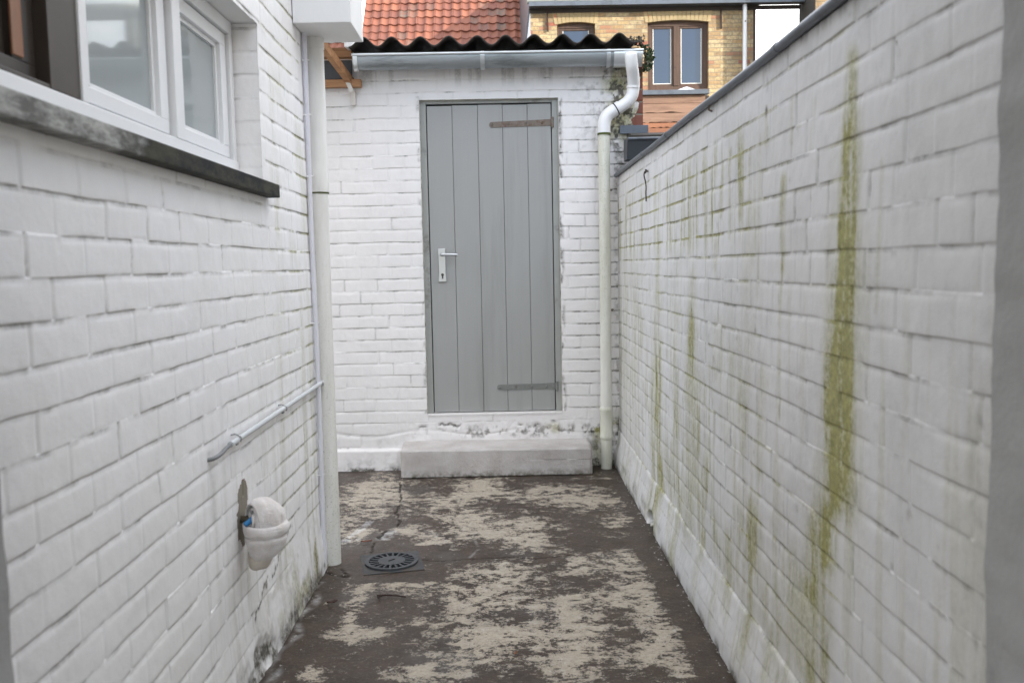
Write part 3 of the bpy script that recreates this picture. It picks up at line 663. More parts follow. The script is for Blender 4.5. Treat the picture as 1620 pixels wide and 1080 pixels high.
def back_wear(U, V, W, crev, JV):
    n = fbm(U*10, V*10, 110, 4); st = fbm(U*24, V*2, 112, 4); f = fbm(U*34, V*34, 114, 4)
    cr_ = poly_dist(U+(fbm(U*20, V*20, 104, 3)-.5)*.06, V+(fbm(U*20, V*20, 106, 3)-.5)*.05, [(-.55, .275), (-.2, .285), (.1, .28), (.32, .285), (.5, .27)])
    W[..., 1] += .9*ss(.011, .003, cr_)*ss(.5, .6, fbm(U*9, V*9, 108, 2))
    W[..., 1] += .75*ss(.18, .22, V)*ss(.30, .24, V)*ss(.46, .68, f)*ss(-.8, -.2, U)
    W[..., 0] += .6*ss(.20, .24, V)*ss(.30, .26, V)*ss(.50, .62, n)*ss(-.2, .5, U)
    W[..., 1] += .95*ss(.03, .006, V+.02*(n-.5))*ss(.3, .5, n)+.3*ss(.12, .0, V)*ss(.4, .65, f)+.8*ss(.007, .0, np.abs(V-.145))*(U < -.6)*ss(.45, .6, n)+.7*ss(.45, .60, U)*ss(.34, .1, V)*ss(.42, .66, f)
    W[..., 0] += .5*ss(.5, .6, U)*ss(.45, .2, V)*ss(.5, .65, n)
    W[..., 1] += .75*ss(.205, .19, V)*ss(.15, .165, V)*(U < -.45)*ss(.5, .75, n)*.3
    # dirty edge right of the door, greenish top right corner
    W[..., 1] += .8*ss(.025, .0, np.abs(U-DX1-.008))*(V > DZ0)*(V < DZ1+.02)*ss(.45, .6, fbm(U*30, V*14, 116, 3))
    W[..., 1] += .5*ss(.02, .0, np.abs(U-DX0+.006))*(V > DZ0)*(V < DZ1+.02)*ss(.55, .7, fbm(U*30, V*14, 117, 3))
    W[..., 1] += .45*crev*ss(.38, .5, U)+.28*ss(.37, .6, U)*ss(1.6, 2.2, V)*ss(.5, .66, f)
    W[..., 1] += .5*ss(.70, .73, U)*ss(.45, .6, f)
    k = ss(.60, .72, U)*ss(1.98, 2.12, V); W[..., 0] += .75*k*ss(.38, .56, n); W[..., 1] += .6*k*ss(.48, .6, f)
    W[..., 1] += .35*ss(2.38, 2.5, V)*ss(.48, .66, st)
    # bare red brick on the right corner
    pe = ss(.78, .86, U+.09*(n-.5))*ss(2.02, 2.18, V)
    W[..., 2] = np.maximum(W[..., 2], pe*np.where((crev > .25) | (JV > .5), .95, .62)*ss(.30, .42, fbm(U*12, V*14, 118, 3)))
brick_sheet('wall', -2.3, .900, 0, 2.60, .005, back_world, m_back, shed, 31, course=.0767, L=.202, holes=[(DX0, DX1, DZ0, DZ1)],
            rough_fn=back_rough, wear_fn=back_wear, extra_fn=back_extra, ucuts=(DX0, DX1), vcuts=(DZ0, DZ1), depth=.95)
b = MB(); yb = YB+.012
b.box((-2.3, yb, 0), (DX0-.001, 5.80, 2.6)); b.box((DX1+.001, yb, 0), (.897, 5.80, 2.6)); b.box((DX0-.001, yb, 0), (DX1+.001, 5.80, DZ0-.001)); b.box((DX0-.001, yb, DZ1+.001), (DX1+.001, 5.80, 2.6))
b.box((.70, 5.8, 0), (.897, 7.8, 2.62)); b.box((-2.3, 7.6, 0), (.70, 7.8, 2.75)); b.box((-2.3, 5.8, 0), (-2.1, 7.6, 2.62))
b.build('wall_core', m_plaster, shed)
# right flank: bare red brick, seen as a thin edge
def flank_world(U, V, H): return np.stack([.900+H, U, V], -1)
def flank_wear(U, V, W, crev, JV): W[..., 2] = np.where((crev > .25) | (JV > .5), .95, .66)
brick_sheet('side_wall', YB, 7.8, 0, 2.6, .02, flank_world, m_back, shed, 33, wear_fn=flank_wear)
# door reveal, frame, leaf
f = MB(); JY = YB+.030
f.box((DX0+.002, JY, DZ0), (DX0+.040, JY+.06, DZ1-.002)); f.box((DX1-.040, JY-.005, DZ0), (DX1-.002, JY+.06, DZ1-.002)); f.box((DX0+.040, JY, DZ1-.022), (DX1-.040, JY+.06, DZ1-.002))
f.build('door_frame', m_frame, shed, .002)
f = MB(); f.box((DX0+.0005, YB+.003, DZ0), (DX0+.0035, JY, DZ1-.003)); f.box((DX1-.0035, YB+.003, DZ0), (DX1-.0005, JY, DZ1-.003)); f.box((DX0, YB+.002, DZ1-.0025), (DX1, JY, DZ1-.0005))
f.build('door_reveal', simple('reveal_paint', (.55, .54, .47), .7, var=.2, vs=30, dirt=(.13, .12, .09), dlo=.5, dhi=.68, ds=22), shed)
f = MB(); f.box((DX0+.002, YB-.006, DZ0-.012), (DX1-.002, JY+.06, DZ0-.0005)); f.build('threshold', m_back, shed, .002)
LX0, LX1 = DX0+.045, DX1-.045
gro = [LX0, LX0+.158, LX0+.318, LX0+.474, LX0+.630, LX1]
door = thing('door', None, None, (0, 0, 0)); door.parent = shed; door.matrix_parent_inverse = Matrix.Translation(-Vector(shed.location))
leaf = MB(); tops = [2.297, 2.299, 2.300, 2.298, 2.301]
rd = random.Random(4)
for i in range(5):
    a, c = gro[i]+(.0007 if i else 0), gro[i+1]-(.0007 if i < 4 else 0); y = JY+.006+rd.uniform(-.0012, .0012)
    ch = .003
    leaf.prism([(a, y+ch), (a+ch*.7, y), (c-ch*.7, y), (c, y+ch), (c, y+.03), (a, y+.03)], 2, DZ0+.005, tops[i])
leaf.build('door_leaf', m_door, door)
f = MB(); f.box((DX0+.04, JY+.035, DZ0), (DX1-.04, JY+.058, DZ1-.02)); f.build('door_backing', m_dark, door)
LY = JY+.005
def strap(x0, x1, z, mat, tilt):
    h = thing('hinge', None, None); h.parent = door; del_ = h
    m = MB(); n = 10; top = []; bot = []
    zt = lambda x: z+(x-x0)*tilt
    for i in range(n+1):
        x = x0+.014+(x1-x0-.014)*i/n; wv = .017+.003*i/n
        top.append((x, zt(x)+wv*1.0)); bot.append((x, zt(x)-wv))
    cap_ = [(x0+.014-.014*math.sin(math.pi*k/8), zt(x0)+.017*math.cos(math.pi*k/8)) for k in range(1, 8)]
    m.prism(top[::-1]+cap_+bot, 1, LY-.0045, LY+.0005)
    m.build('strap', mat, h, .0008)
    for x in (x0+.018, x0+.018+(x1-x0)*.27, x0+.018+(x1-x0)*.54, x1-.06):
        MB().tube([(x, LY-.003, zt(x)), (x, LY-.0075, zt(x)), (x, LY-.0095, zt(x))], [.0085, .0075, .004], 12).build('bolt', mat, h)
    k = MB(); k.tube([(x1+.004, LY-.010, zt(x1)-.032), (x1+.004, LY-.010, zt(x1)+.032)], .009, 12); k.box((x1+.004, LY-.008, zt(x1)-.024), (x1+.038, LY+.0, zt(x1)+.024))
    k.build('pin', mat, h)
strap(-.062, .330, 2.176, m_rusthinge, .022); strap(-.046, .335, .516, m_greyhinge, .004)
hd = MB(); hx = -.378; hy = LY
hd.prism([(hx-.026, 1.200), (hx-.021, 1.262), (hx-.025, 1.410), (hx+.022, 1.412), (hx+.021, 1.262), (hx+.024, 1.200)], 1, hy-.012, hy)
handle = hd.build('door_handle', m_steel, door, .003)
MB().tube(bez([(hx, hy-.01, 1.372), (hx, hy-.040, 1.372), (hx+.012, hy-.052, 1.372), (hx+.05, hy-.054, 1.371), (hx+.102, hy-.050, 1.369)], 5), [.011]*5+[.010]*5+[.0085]*10+[.007], 12).build('lever', m_steel, handle)
k = MB(); k.tube([(hx, hy-.0145, 1.245), (hx, hy-.011, 1.245)], .009, 14); k.box((hx-.0045, hy-.0145, 1.220), (hx+.0045, hy-.011, 1.245)); k.build('keyhole', simple('lock_dark', (.12, .12, .12), .4, .6), handle)

# corrugated roof
RX0, RX1 = -.885, .832; PITCH = .1694; ph = -.628
ux = np.arange(RX0, RX1+.001, PITCH/28); vy = np.linspace(5.40, 8.0, 24)
Ux, Vy = np.meshgrid(ux, vy)
Zc = 2.636+.0265*np.cos(2*np.pi*(Ux-ph)/PITCH)+(Vy-5.40)*.075+(fbm(Ux*9, Vy*0+1, 120, 3)-.5)*.006
Pt = np.stack([Ux, Vy, Zc], -1); Pb = Pt-np.array([0, 0, .008])
V = np.concatenate([Pt.reshape(-1, 3), Pb.reshape(-1, 3)]); ny, nx = Ux.shape; N = ny*nx; F = []
for i in range(ny-1):
    for j in range(nx-1):
        a = i*nx+j; F.append((a, a+1, a+nx+1, a+nx)); F.append((a+N, a+nx+N, a+nx+1+N, a+1+N))
for j in range(nx-1): F.append((j, j+N, j+1+N, j+1)); a = (ny-1)*nx+j; F.append((a, a+1, a+1+N, a+N))
for i in range(ny-1): a = i*nx; F.append((a, a+nx, a+nx+N, a+N)); a += nx-1; F.append((a, a+N, a+nx+N, a+nx))
MB().add([tuple(p) for p in V], F, True).build('roof', m_fibre, shed)
b = MB(); b.box((-.87, 5.535, 2.53), (.86, 5.60, 2.606)); b.build('fascia', m_fibre, shed)
b = MB(); b.prism([(5.37, 2.60), (8.0, 2.80), (8.0, 2.84), (5.37, 2.70)], 0, -.905, -.888); b.build('verge_trim', m_plaster, shed, .002)
# zinc gutter
gt = MB(); gy, gz, gr = 5.492, 2.566, .060
def gut(x0, x1, r0, t=.003):
    prof = [(gy-r0*math.cos(a)*.95, gz-r0*1.28*math.sin(a)) for a in np.linspace(0, math.pi, 19)]
    inn = [(gy-(r0-t)*math.cos(a)*.95, gz-(r0-t)*1.28*math.sin(a)) for a in np.linspace(math.pi, 0, 19)]
    m = MB(); poly = prof+inn; n = len(poly)
    v = [(x0, *p) for p in poly]+[(x1, *p) for p in poly]
    m.add(v, [(i, i+n, (i+1) % n+n, (i+1) % n) for i in range(n)], True)
    for X in (0, n):
        for i in range(18): m.add([v[X+i], v[X+i+1], v[X+n-2-i], v[X+n-1-i]], [(0, 1, 2, 3)])
    return m
sl = .006
g1 = gut(-.872, .872, gr); g1.add([(-.872, gy-gr*.95*math.cos(a), gz-gr*1.28*math.sin(a)) for a in np.linspace(0, math.pi, 19)], [tuple(range(19))]); g1.add([(.872, gy-gr*.95*math.cos(a), gz-gr*1.28*math.sin(a)) for a in np.linspace(0, math.pi, 19)], [tuple(range(19))])
gutter = g1.build('gutter', m_zinc, shed)
for x0, x1 in ((-.868, -.842), (-.105, -.078), (.655, .680), (.700, .874)):
    gut(x0, x1, gr+.007).build('gutter_joint', m_zincrim if x0 > .69 or x0 < -.8 else m_zinc2, gutter)
MB().tube([(-.874, gy-gr*.95-.003, gz+.002), (.876, gy-gr*.95-.003, gz+.002)], .0085, 12).build('gutter_rim', m_zincrim, gutter)
for x in (-.09, .668): MB().tube([(x-.010, gy-gr*.95-.003, gz+.002), (x+.010, gy-gr*.95-.003, gz+.002)], .0105, 12).build('gutter_clip', m_zincrim, gutter)

# swan-neck downpipe on the right
rp = thing('downpipe', 'white swan-neck downpipe with green algae beside the grey door, under the zinc gutter', 'downpipe', (.64, 5.56, 0))
neck = bez([(.805, 5.500, 2.515), (.812, 5.505, 2.45), (.832, 5.53, 2.385)], 6)
MB().tube(bez([(.798, 5.425, 2.560), (.799, 5.427, 2.545), (.802, 5.43, 2.515), (.808, 5.445, 2.475), (.822, 5.49, 2.42), (.827, 5.52, 2.37), (.818, 5.525, 2.318), (.790, 5.528, 2.275)], 8), [.006, .013, .019, .023, .0265, .029, .031, .033, .035, .036, .037]+[.0375]*46, 24).build('upper_elbow', m_pipe_rt, rp)
MB().tube([(.8255, 5.518, 2.375), (.8245, 5.5195, 2.362)], .0400, 24).build('upper_socket', m_pipe_rt, rp)
MB().tube(bez([(.800, 5.528, 2.284), (.74, 5.53, 2.247), (.700, 5.53, 2.225)], 5), .0365, 24).build('offset_pipe', m_pipe_rt, rp)
MB().tube(bez([(.745, 5.53, 2.252), (.700, 5.53, 2.226), (.665, 5.53, 2.198), (.648, 5.53, 2.155), (.645, 5.53, 2.09)], 7), .0395, 24).build('lower_elbow', m_pipe_rt, rp)
MB().tube([(.722, 5.53, 2.240), (.716, 5.53, 2.2365)], .0412, 24).build('seam', m_dark, rp)
MB().tube([(.645, 5.53, 2.095), (.645, 5.53, 2.083)], .0408, 24).build('joint_ring', m_joint, rp)
MB().tube([(.645, 5.53, 2.10), (.644, 5.532, 1.2), (.642, 5.535, .30)], .0355, 24).build('pipe', m_pipe_r, rp)
MB().tube([(.642, 5.535, .395), (.642, 5.535, .39), (.642, 5.535, .372), (.642, 5.535, .368), (.642, 5.535, .215), (.642, 5.535, .21), (.642, 5.535, .192), (.642, 5.535, .188)], [.037, .0415, .0415, .0395, .0395, .0415, .0415, .037], 24).build('lower_socket', m_pipe_rl, rp)
MB().tube([(.641, 5.535, .20), (.640, 5.535, 0)], .0345, 24).build('foot_pipe', m_pipe_rl, rp)
for z in (1.0, 1.75):
    MB().tube([(.66, YB+.01, z), (.70, YB-.02, z+.005), (.69, 5.58, z)], .005, 8).build('bracket', m_rusthinge, rp)

# concrete step: slightly uneven block
def step_mesh():
    bm = bmesh.new(); bmesh.ops.create_cube(bm, size=1)
    x0, x1, y0, y1, h = -.648, .535, 5.375, 5.628, .170
    for v in bm.verts: v.co = Vector((x0+(x1-x0)*(v.co.x+.5), y0+(y1-y0)*(v.co.y+.5), h*(v.co.z+.5)))
    bmesh.ops.bevel(bm, geom=bm.edges[:], offset=.005, segments=2, affect='EDGES')
    bmesh.ops.subdivide_edges(bm, edges=[e for e in bm.edges if e.calc_length() > .12], cuts=60, use_grid_fill=True)
    for v in bm.verts:
        n = fbm(np.array(v.co.x*9+3), np.array((v.co.z+v.co.y)*11+3), 130, 4)-.5
        v.co.y += float(n)*.005; v.co.z += float(fbm(np.array(v.co.x*7+9), np.array(v.co.y*12), 135, 4)-.5)*.005*(v.co.z > .1)
        if v.co.z > .1: v.co.z += (v.co.x+.05)*-.006 + (v.co.y-5.4)*.06
    me = bpy.data.meshes.new('concrete_step'); bm.to_mesh(me); bm.free(); me.materials.append(m_step)
    for p in me.polygons: p.use_smooth = True
    return link(bpy.data.objects.new('concrete_step', me))
tag(step_mesh(), 'white painted concrete step in front of the grey door', 'step')

# ivy at the gutter end
iv = thing('ivy', 'small green ivy sprig growing at the right end of the shed gutter', 'plant', (.90, 5.60, 2.5))
m_leaf = simple('ivy_leaf', (.045, .075, .025), .55, var=.5, vs=40)
rd = random.Random(9); m = MB()
for i in range(230):
    t = rd.random(); c = Vector((.885+.05*rd.random()+.028*math.sin(t*3.1), 5.56+rd.uniform(-.05, .08), 2.475+.16*t)); c.x -= .05*max(0, t-.7)*2
    a = Vector((rd.gauss(0, 1), rd.gauss(0, 1), rd.gauss(0, 1))).normalized(); bb = a.cross(Vector((rd.gauss(0, 1), rd.gauss(0, 1), .3))).normalized(); s = rd.uniform(.008, .016)
    m.add([c-a*s, c+bb*s*.6-a*.2*s, c+a*s, c-bb*s*.6-a*.2*s], [(0, 1, 2, 3)])
m.build('leaves', m_leaf, iv)
m = MB()
for i in range(6): m.tube(bez([(.885, 5.60, 2.45+.02*i), (.90+.01*i, 5.58, 2.50+.015*i), (.91-.01*i, 5.56+.01*i, 2.60)], 4), .0025, 6)
m.build('stems', simple('ivy_stem', (.10, .07, .04), .8), iv)
m = MB(); 
for i in range(160):
    c = Vector((rd.uniform(.79, .89), rd.uniform(5.44, 5.58), 2.625+rd.random()*.035*(1-abs(rd.random()-.3)))); a = Vector((rd.gauss(0, 1), rd.gauss(0, 1), rd.gauss(0, 1))).normalized(); bb = a.orthogonal().normalized(); s = rd.uniform(.006, .016)
    m.add([c-a*s, c+bb*s*.6, c+a*s, c-bb*s*.6], [(0, 1, 2, 3)])
m.build('dry_litter', simple('dry_litter', (.06, .05, .035), .9, var=.5, vs=40), iv)

# ================================================================== timber lean-to, far left above the shed wall
lt = thing('timber_canopy', 'small pine framed canopy with clear corrugated sheet at the left end of the shed', 'canopy', (-1.3, 5.5, 2.4))
b = MB(); b.box((-2.3, 5.555, 2.405), (-.842, 5.605, 2.452)); b.build('lower_beam', m_pine, lt, .006)
b = MB(); b.box((-2.3, 5.50, 2.572), (-.885, 5.56, 2.628)); b.build('upper_beam', m_pine, lt, .003)
b = MB(); b.bar((-1.06, 5.10, 2.66), (-.905, 5.60, 2.435), .036, .05); b.build('rafter', m_pine, lt, .002)
b = MB(); b.box((-2.3, 5.578, 2.454), (-.90, 5.60, 2.570)); b.build('backing_board', simple('slate_board', (.085, .09, .10), .8, var=.2), lt)
b = MB(); b.bar((-.925, 5.552, 2.44), (-.900, 5.552, 2.375), .003, .026, (1, 0, 0)); b.box((-.912, 5.590, 2.300), (-.884, 5.611, 2.385)); b.build('bracket', simple('white_bracket', (.62, .58, .54), .6), lt)
Ux, Vy = np.meshgrid(np.arange(-2.3, -.895, .008), np.linspace(5.02, 5.62, 8))
Zs = 2.665+.010*np.cos(2*np.pi*Ux/.076)+(Vy-5.02)*.05
Pc = np.stack([Ux, Vy, Zs], -1)
Mx = NM('clear_corrugated_sheet'); nn = Mx.noise(9, 5, .7); sheetmat = Mx.fin(Mx.mix(Mx.ramp(nn, .5, .7), (.75, .72, .68), (.30, .33, .20)), .25, None, 0); Mx.b.inputs['Transmission Weight'].default_value = .55; Mx.b.inputs['Alpha'].default_value = 1
so_ = grid_obj('corrugated_sheet', Pc, np.ones((Ux.shape[0]-1, Ux.shape[1]-1), bool), sheetmat, lt)
md = so_.modifiers.new('thick', 'SOLIDIFY'); md.thickness = .002

# ================================================================== GARDEN WALL ON THE RIGHT
gw = thing('garden_wall', 'white painted brick garden wall on the right streaked with green algae', 'wall', (XR, 3.4, 0))
WT = 1.835
def right_world(U, V, H): return np.stack([XR-H, U, V], -1)
STREAK = [  # polyline (y,z), width, strength
    ([(1.885, 1.70), (1.89, 1.50), (1.895, 1.30)], .024, 1.0), ([(1.893, 1.62), (1.90, 1.36)], .034, .45), ([(1.895, 1.36), (1.905, 1.10), (1.93, .90)], .030, .95), ([(1.87, 1.3), (1.89, .95)], .022, .5), ([(1.95, 1.25), (1.97, .8)], .030, .4), ([(1.90, 1.3), (1.92, .7)], .08, .35), ([(1.92, .98), (1.95, .78), (1.99, .62)], .030, .8),
    ([(1.92, 1.0), (1.97, .80), (2.02, .60), (2.04, .30), (2.06, .15)], .055, .95), ([(1.82, 1.25), (1.84, .95)], .03, .3), ([(2.62, 1.45), (2.66, .9)], .04, .22), ([(3.7, 1.3), (3.75, .6)], .06, .25), ([(2.10, .62), (2.14, .3)], .035, .5), ([(1.90, 1.5), (1.93, .9)], .05, .3), ([(1.83, 1.58), (1.84, 1.2)], .018, .35), ([(1.86, .98), (1.88, .80)], .05, .35),
    ([(2.31, 1.50), (2.315, 1.28)], .016, .85), ([(2.33, 1.28), (2.34, 1.0)], .010, .6), ([(2.33, 1.02), (2.34, .88)], .008, .75), ([(2.25, 1.69), (2.26, 1.60)], .012, .4),
    ([(2.10, 1.66), (2.11, 1.56)], .010, .4), ([(2.47, 1.70), (2.47, 1.62)], .012, .4), ([(2.52, 1.64), (2.54, 1.2)], .010, .35),
    ([(2.62, 1.60), (2.63, 1.40)], .012, .45), ([(2.74, 1.62), (2.74, 1.44)], .016, .45), ([(2.86, 1.64), (2.87, 1.38)], .012, .5), ([(2.96, 1.60), (2.98, 1.46)], .016, .5), ([(3.12, 1.60), (3.13, 1.40)], .02, .45), ([(3.35, 1.60), (3.36, 1.42)], .02, .4),
    ([(3.05, 1.36), (3.06, 1.28)], .02, .75), ([(3.40, 1.22), (3.42, 1.0)], .045, .42), ([(3.42, 1.02), (3.48, .80)], .07, .6), ([(3.3, .82), (3.36, .66)], .06, .45), ([(3.44, .62), (3.5, .30)], .09, .60), ([(3.2, .6), (3.25, .3)], .05, .3),
    ([(2.75, 1.05), (2.76, .85)], .02, .30), ([(2.85, .95), (2.9, .72)], .035, .35), ([(2.5, .95), (2.52, .70)], .03, .28), ([(2.58, .50), (2.62, .12)], .05, .5), ([(2.2, .50), (2.25, .15)], .06, .5), ([(2.08, .66), (2.1, .5)], .03, .5),
    ([(4.15, 1.38), (4.2, .70)], .05, .33), ([(4.25, .75), (4.3, .40)], .10, .50), ([(4.1, .30), (4.2, .12)], .10, .35), ([(4.9, 1.2), (4.95, .3)], .10, .22), ([(5.3, 1.2), (5.3, .4)], .10, .22), ([(1.72, 1.48), (1.73, 1.2)], .008, .3)]
def right_rough(U, V): return ss(.235, .205, V+.02*(fbm(U*4, V*4, 140, 3)-.5))*.8
def right_extra(U, V):
    sk = ss(.25, .02, V+.012*(fbm(U*9, V*9, 142, 3)-.5))
    e = .030*sk+.006*ss(.232, .222, V+.01*(fbm(U*6, V*6, 144, 3)-.5))
    hole = .05*ss(.055, .03, np.hypot((U-4.23)*.55, (V-.035))+(fbm(U*25, V*25, 146, 3)-.5)*.05)
    return e-hole
def right_wear(U, V, W, crev, JV):
    f = fbm(U*40, V*6, 150, 4); n = fbm(U*9, V*9, 154, 4); st = fbm(U*30, V*1.6, 158, 4)
    wob = (fbm(U*3, V*5, 162, 3)-.5)*.05
    for pts, wd, k in STREAK:
        wd = wd*1.55; d = poly_dist(U+wob*min(1, wd*22), V, pts)
        top = max(p[1] for p in pts)
        W[..., 0] += .86*k*ss(wd*1.5, wd*.1, d)*ss(.14, .62, .55*f+.45*n)*(1-.22*ss(.3, .7, vn(U*14, V*11, 177)))
    up = ss(2.3, 2.8, U)*ss(1.75, 1.62, V)*ss(1.28, 1.40, V)
    W[..., 0] += .6*up*ss(.50, .70, st)+.85*crev*up*ss(.35, .55, n)
    W[..., 0] += .55*crev*ss(.50, .62, n)*ss(1.9, 2.4, U)+.6*crev*ss(.10, .0, np.abs(U-1.95))
    W[..., 0] += .24*ss(.50, .72, st)*ss(1.5, .8, V)
    W[..., 0] += .45*ss(.50, .72, fbm(U*4, V*3, 166, 4))*ss(1.4, .5, V)*ss(1.9, 2.6, U)*ss(.3, .6, f)
    W[..., 1] += .10*ss(.5, .75, fbm(U*5, V*5, 170, 4))+.30*ss(.70, .85, fbm(U*26, V*26, 172, 3))*ss(.5, .7, n)
    W[..., 1] += .9*ss(.040, .004, V)*ss(.42, .6, n)+.35*ss(WT-.04, WT, V)*ss(.5, .7, f)
    W[..., 1] += ss(.05, .03, np.hypot((U-4.23)*.55, (V-.035))+(fbm(U*25, V*25, 146, 3)-.5)*.05)
    W[..., 1] += .5*ss(.05, .0, np.abs(V-.07))*ss(.55, .7, fbm(U*14, V*14, 174, 3))*ss(3.6, 4.4, U)
    W[..., 1] += .9*ss(.016, .006, np.hypot(U-2.47, (V-1.705)*.8))+.7*ss(.007, .003, np.hypot(U-1.665, V-1.69))
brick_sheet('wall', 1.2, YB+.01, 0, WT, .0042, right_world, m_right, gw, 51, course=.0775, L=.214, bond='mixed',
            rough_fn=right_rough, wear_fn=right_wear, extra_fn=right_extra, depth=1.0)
b = MB(); b.box((XR+.010, 1.2, 0), (XR+.10, 5.60, WT-.002)); b.build('wall_core', m_plaster, gw)
b = MB(); b.prism([(XR-.006, WT+.002), (XR+.10, WT+.02), (XR+.12, WT+.0), (XR+.12, WT+.012), (XR+.10, WT+.034), (XR-.006, WT+.016)], 1, 1.2, 5.60); b.build('coping_sheet', m_zincdark, gw)
rm = MB(); rm.tube([(XR-.013, y, WT+.008+.0022*math.sin(y*4.1)) for y in np.linspace(1.2, 5.585, 40)], .0125, 14)
rim = rm.build('coping_roll', m_zincdark, gw)
for y in (2.32, 3.85, 4.5): MB().tube([(XR-.013, y, WT+.008), (XR-.013, y+.03, WT+.008)], .0142, 14).build('coping_sleeve', m_zincdark, gw)
for y in (3.1,):
    MB().tube([(XR-.010, y, WT-.002), (XR-.012, y, WT-.016), (XR, y, WT-.022)], .004, 8).build('coping_hook', m_rusthinge, gw)
# rusty hook with wire
hk = thing('hook', 'rusty wire hook hanging near the far top of the garden wall', 'hook', (XR-.01, 4.43, 1.73))
MB().tube(bez([(XR+.01, 4.43, 1.745), (XR-.015, 4.43, 1.747), (XR-.020, 4.44, 1.735), (XR-.016, 4.455, 1.720), (XR-.014, 4.44, 1.700), (XR-.012, 4.43, 1.672), (XR-.014, 4.425, 1.640), (XR-.012, 4.43, 1.60)], 6), .0032, 8).build('wire', simple('rusty_wire', (.06, .045, .035), .7, .3), hk)
MB().tube(bez([(XR-.010, 4.405, 1.748), (XR-.014, 4.43, 1.756), (XR-.010, 4.455, 1.748), (XR-.016, 4.43, 1.738), (XR-.010, 4.405, 1.748)], 5), .003, 8).build('ring', simple('ring_rust', (.08, .06, .05), .7, .3), hk)

# ================================================================== FLOOR DRAIN
dr = thing('floor_drain', 'round slotted black drain grate set in a square plate in the yard floor', 'drain', (DR[0], DR[1], 0))
ang = R(12); ca, sa = math.cos(ang), math.sin(ang)
def rot(x, y, z): return (DR[0]+x*ca-y*sa, DR[1]+x*sa+y*ca, z)
# square plate with round hole
m = MB(); seg = 64; hs = .130
def sq(a):
    c, s = math.cos(a), math.sin(a); k = hs/max(abs(c), abs(s)); return c*k, s*k
for z, flip in ((.0035, 0), (-.01, 1)):
    v = [];
    for k in range(seg):
        a = 2*math.pi*k/seg; v.append(rot(.112*math.cos(a), .112*math.sin(a), z)); x, y = sq(a); v.append(rot(x, y, z))
    m.add(v, [(2*k, 2*k+1, (2*k+3) % (2*seg), (2*k+2) % (2*seg)) for k in range(seg)])
v = []
for k in range(seg):
    a = 2*math.pi*k/seg; x, y = sq(a); v += [rot(x, y, .0035), rot(x, y, -.01), rot(.112*math.cos(a), .112*math.sin(a), .0035), rot(.112*math.cos(a), .112*math.sin(a), -.10)]
m.add(v, [(4*k, 4*k+1, (4*k+5) % (4*seg), (4*k+4) % (4*seg)) for k in range(seg)]+[(4*k+2, 4*k+3, (4*k+7) % (4*seg), (4*k+6) % (4*seg)) for k in range(seg)])
m.build('frame_plate', m_plate, dr)
MB().tube([(DR[0], DR[1], -.12), (DR[0], DR[1], -.10)], .115, 32).build('sump', m_dark, dr)
# grate: outer ring, inner disc, 20 spokes
m = MB(); zt = .013; zb = .001; ns = 20
def annulus(r0, r1, ztop, zbot, seg=80):
    v = []
    for k in range(seg):
        a = 2*math.pi*k/seg
        for r, z in ((r0, ztop), (r1, ztop), (r1, zbot), (r0, zbot)): v.append(rot(r*math.cos(a), r*math.sin(a), z))
    m.add(v, [(4*k+i, 4*k+(i+1) % 4, (4*((k+1) % seg))+(i+1) % 4, (4*((k+1) % seg))+i) for k in range(seg) for i in range(4)])
annulus(.100, .1165, zt, zb); annulus(.0005, .059, zt, zb)
for k in range(ns):
    a0 = 2*math.pi*(k+.5)/ns; wdt = .0038; c, s = math.cos(a0), math.sin(a0)
    p = [rot(r*c-t*s, r*s+t*c, z) for z in (zb+.0005, zt-.0008) for r, t in ((.055, -wdt), (.104, -wdt*1.25), (.104, wdt*1.25), (.055, wdt))]
    m.add(p, [(3, 2, 1, 0), (4, 5, 6, 7), (0, 1, 5, 4), (1, 2, 6, 5), (2, 3, 7, 6), (3, 0, 4, 7)])
m.build('grate', m_iron, dr)
MB().bar(rot(-.014, -.010, zt+.0012), rot(.014, .010, zt+.0012), .004, .0024).build('lifting_slot', m_dark, dr)

# leaves and twig on the floor
def leaf(name, label, cat, x, y, s, col, az, curl):
    m = MB(); n = 9; v = []
    for i in range(n):
        t = i/(n-1); wd = s*.42*math.sin(math.pi*min(1, t*1.02))**.8
        for sgn in (-1, 0, 1):
            lx = (t-.5)*s*2; ly = sgn*wd*(1+.25*math.sin(9*t+sgn)); z = .006+curl*s*(abs(sgn)*.5+ (t-.5)**2*1.6)
            v.append((x+lx*math.cos(az)-ly*math.sin(az), y+lx*math.sin(az)+ly*math.cos(az), z))
    m.add(v, [(3*i+j, 3*i+j+1, 3*i+j+4, 3*i+j+3) for i in range(n-1) for j in (0, 1)], True)
    o = m.build(name, simple(name+'_brown', col, .7, var=.4, vs=80), None)
    md = o.modifiers.new('t', 'SOLIDIFY'); md.thickness = .0012
    return tag(o, label, cat, 'dead leaves on the yard floor' if cat == 'leaf' else None)
leaf('dead_leaf', 'small curled dark brown leaf on the floor near the foot of the left wall', 'leaf', -.685, 3.345, .022, (.055, .022, .015), .5, .5)
leaf('dead_leaf', 'reddish brown leaf on the floor between the left downpipe and the drain crack', 'leaf', -.668, 4.105, .026, (.16, .06, .035), .2, .35)
leaf('dead_leaf', 'tiny orange brown leaf flake on the floor by the front of the yard', 'leaf', .02, 2.86, .013, (.22, .08, .03), 1.2, .3)
tw = MB(); tw.tube(bez([(-.52, 3.415, .006), (-.48, 3.405, .010), (-.44, 3.405, .007), (-.405, 3.392, .006)], 5), [.004]*8+[.003]*8, 8); tw.tube([(-.50, 3.41, .007), (-.515, 3.39, .006)], .003, 6)
tag(tw.build('twig', simple('twig_bark', (.04, .022, .018), .8)), 'short dark twig lying in front of the drain', 'twig')
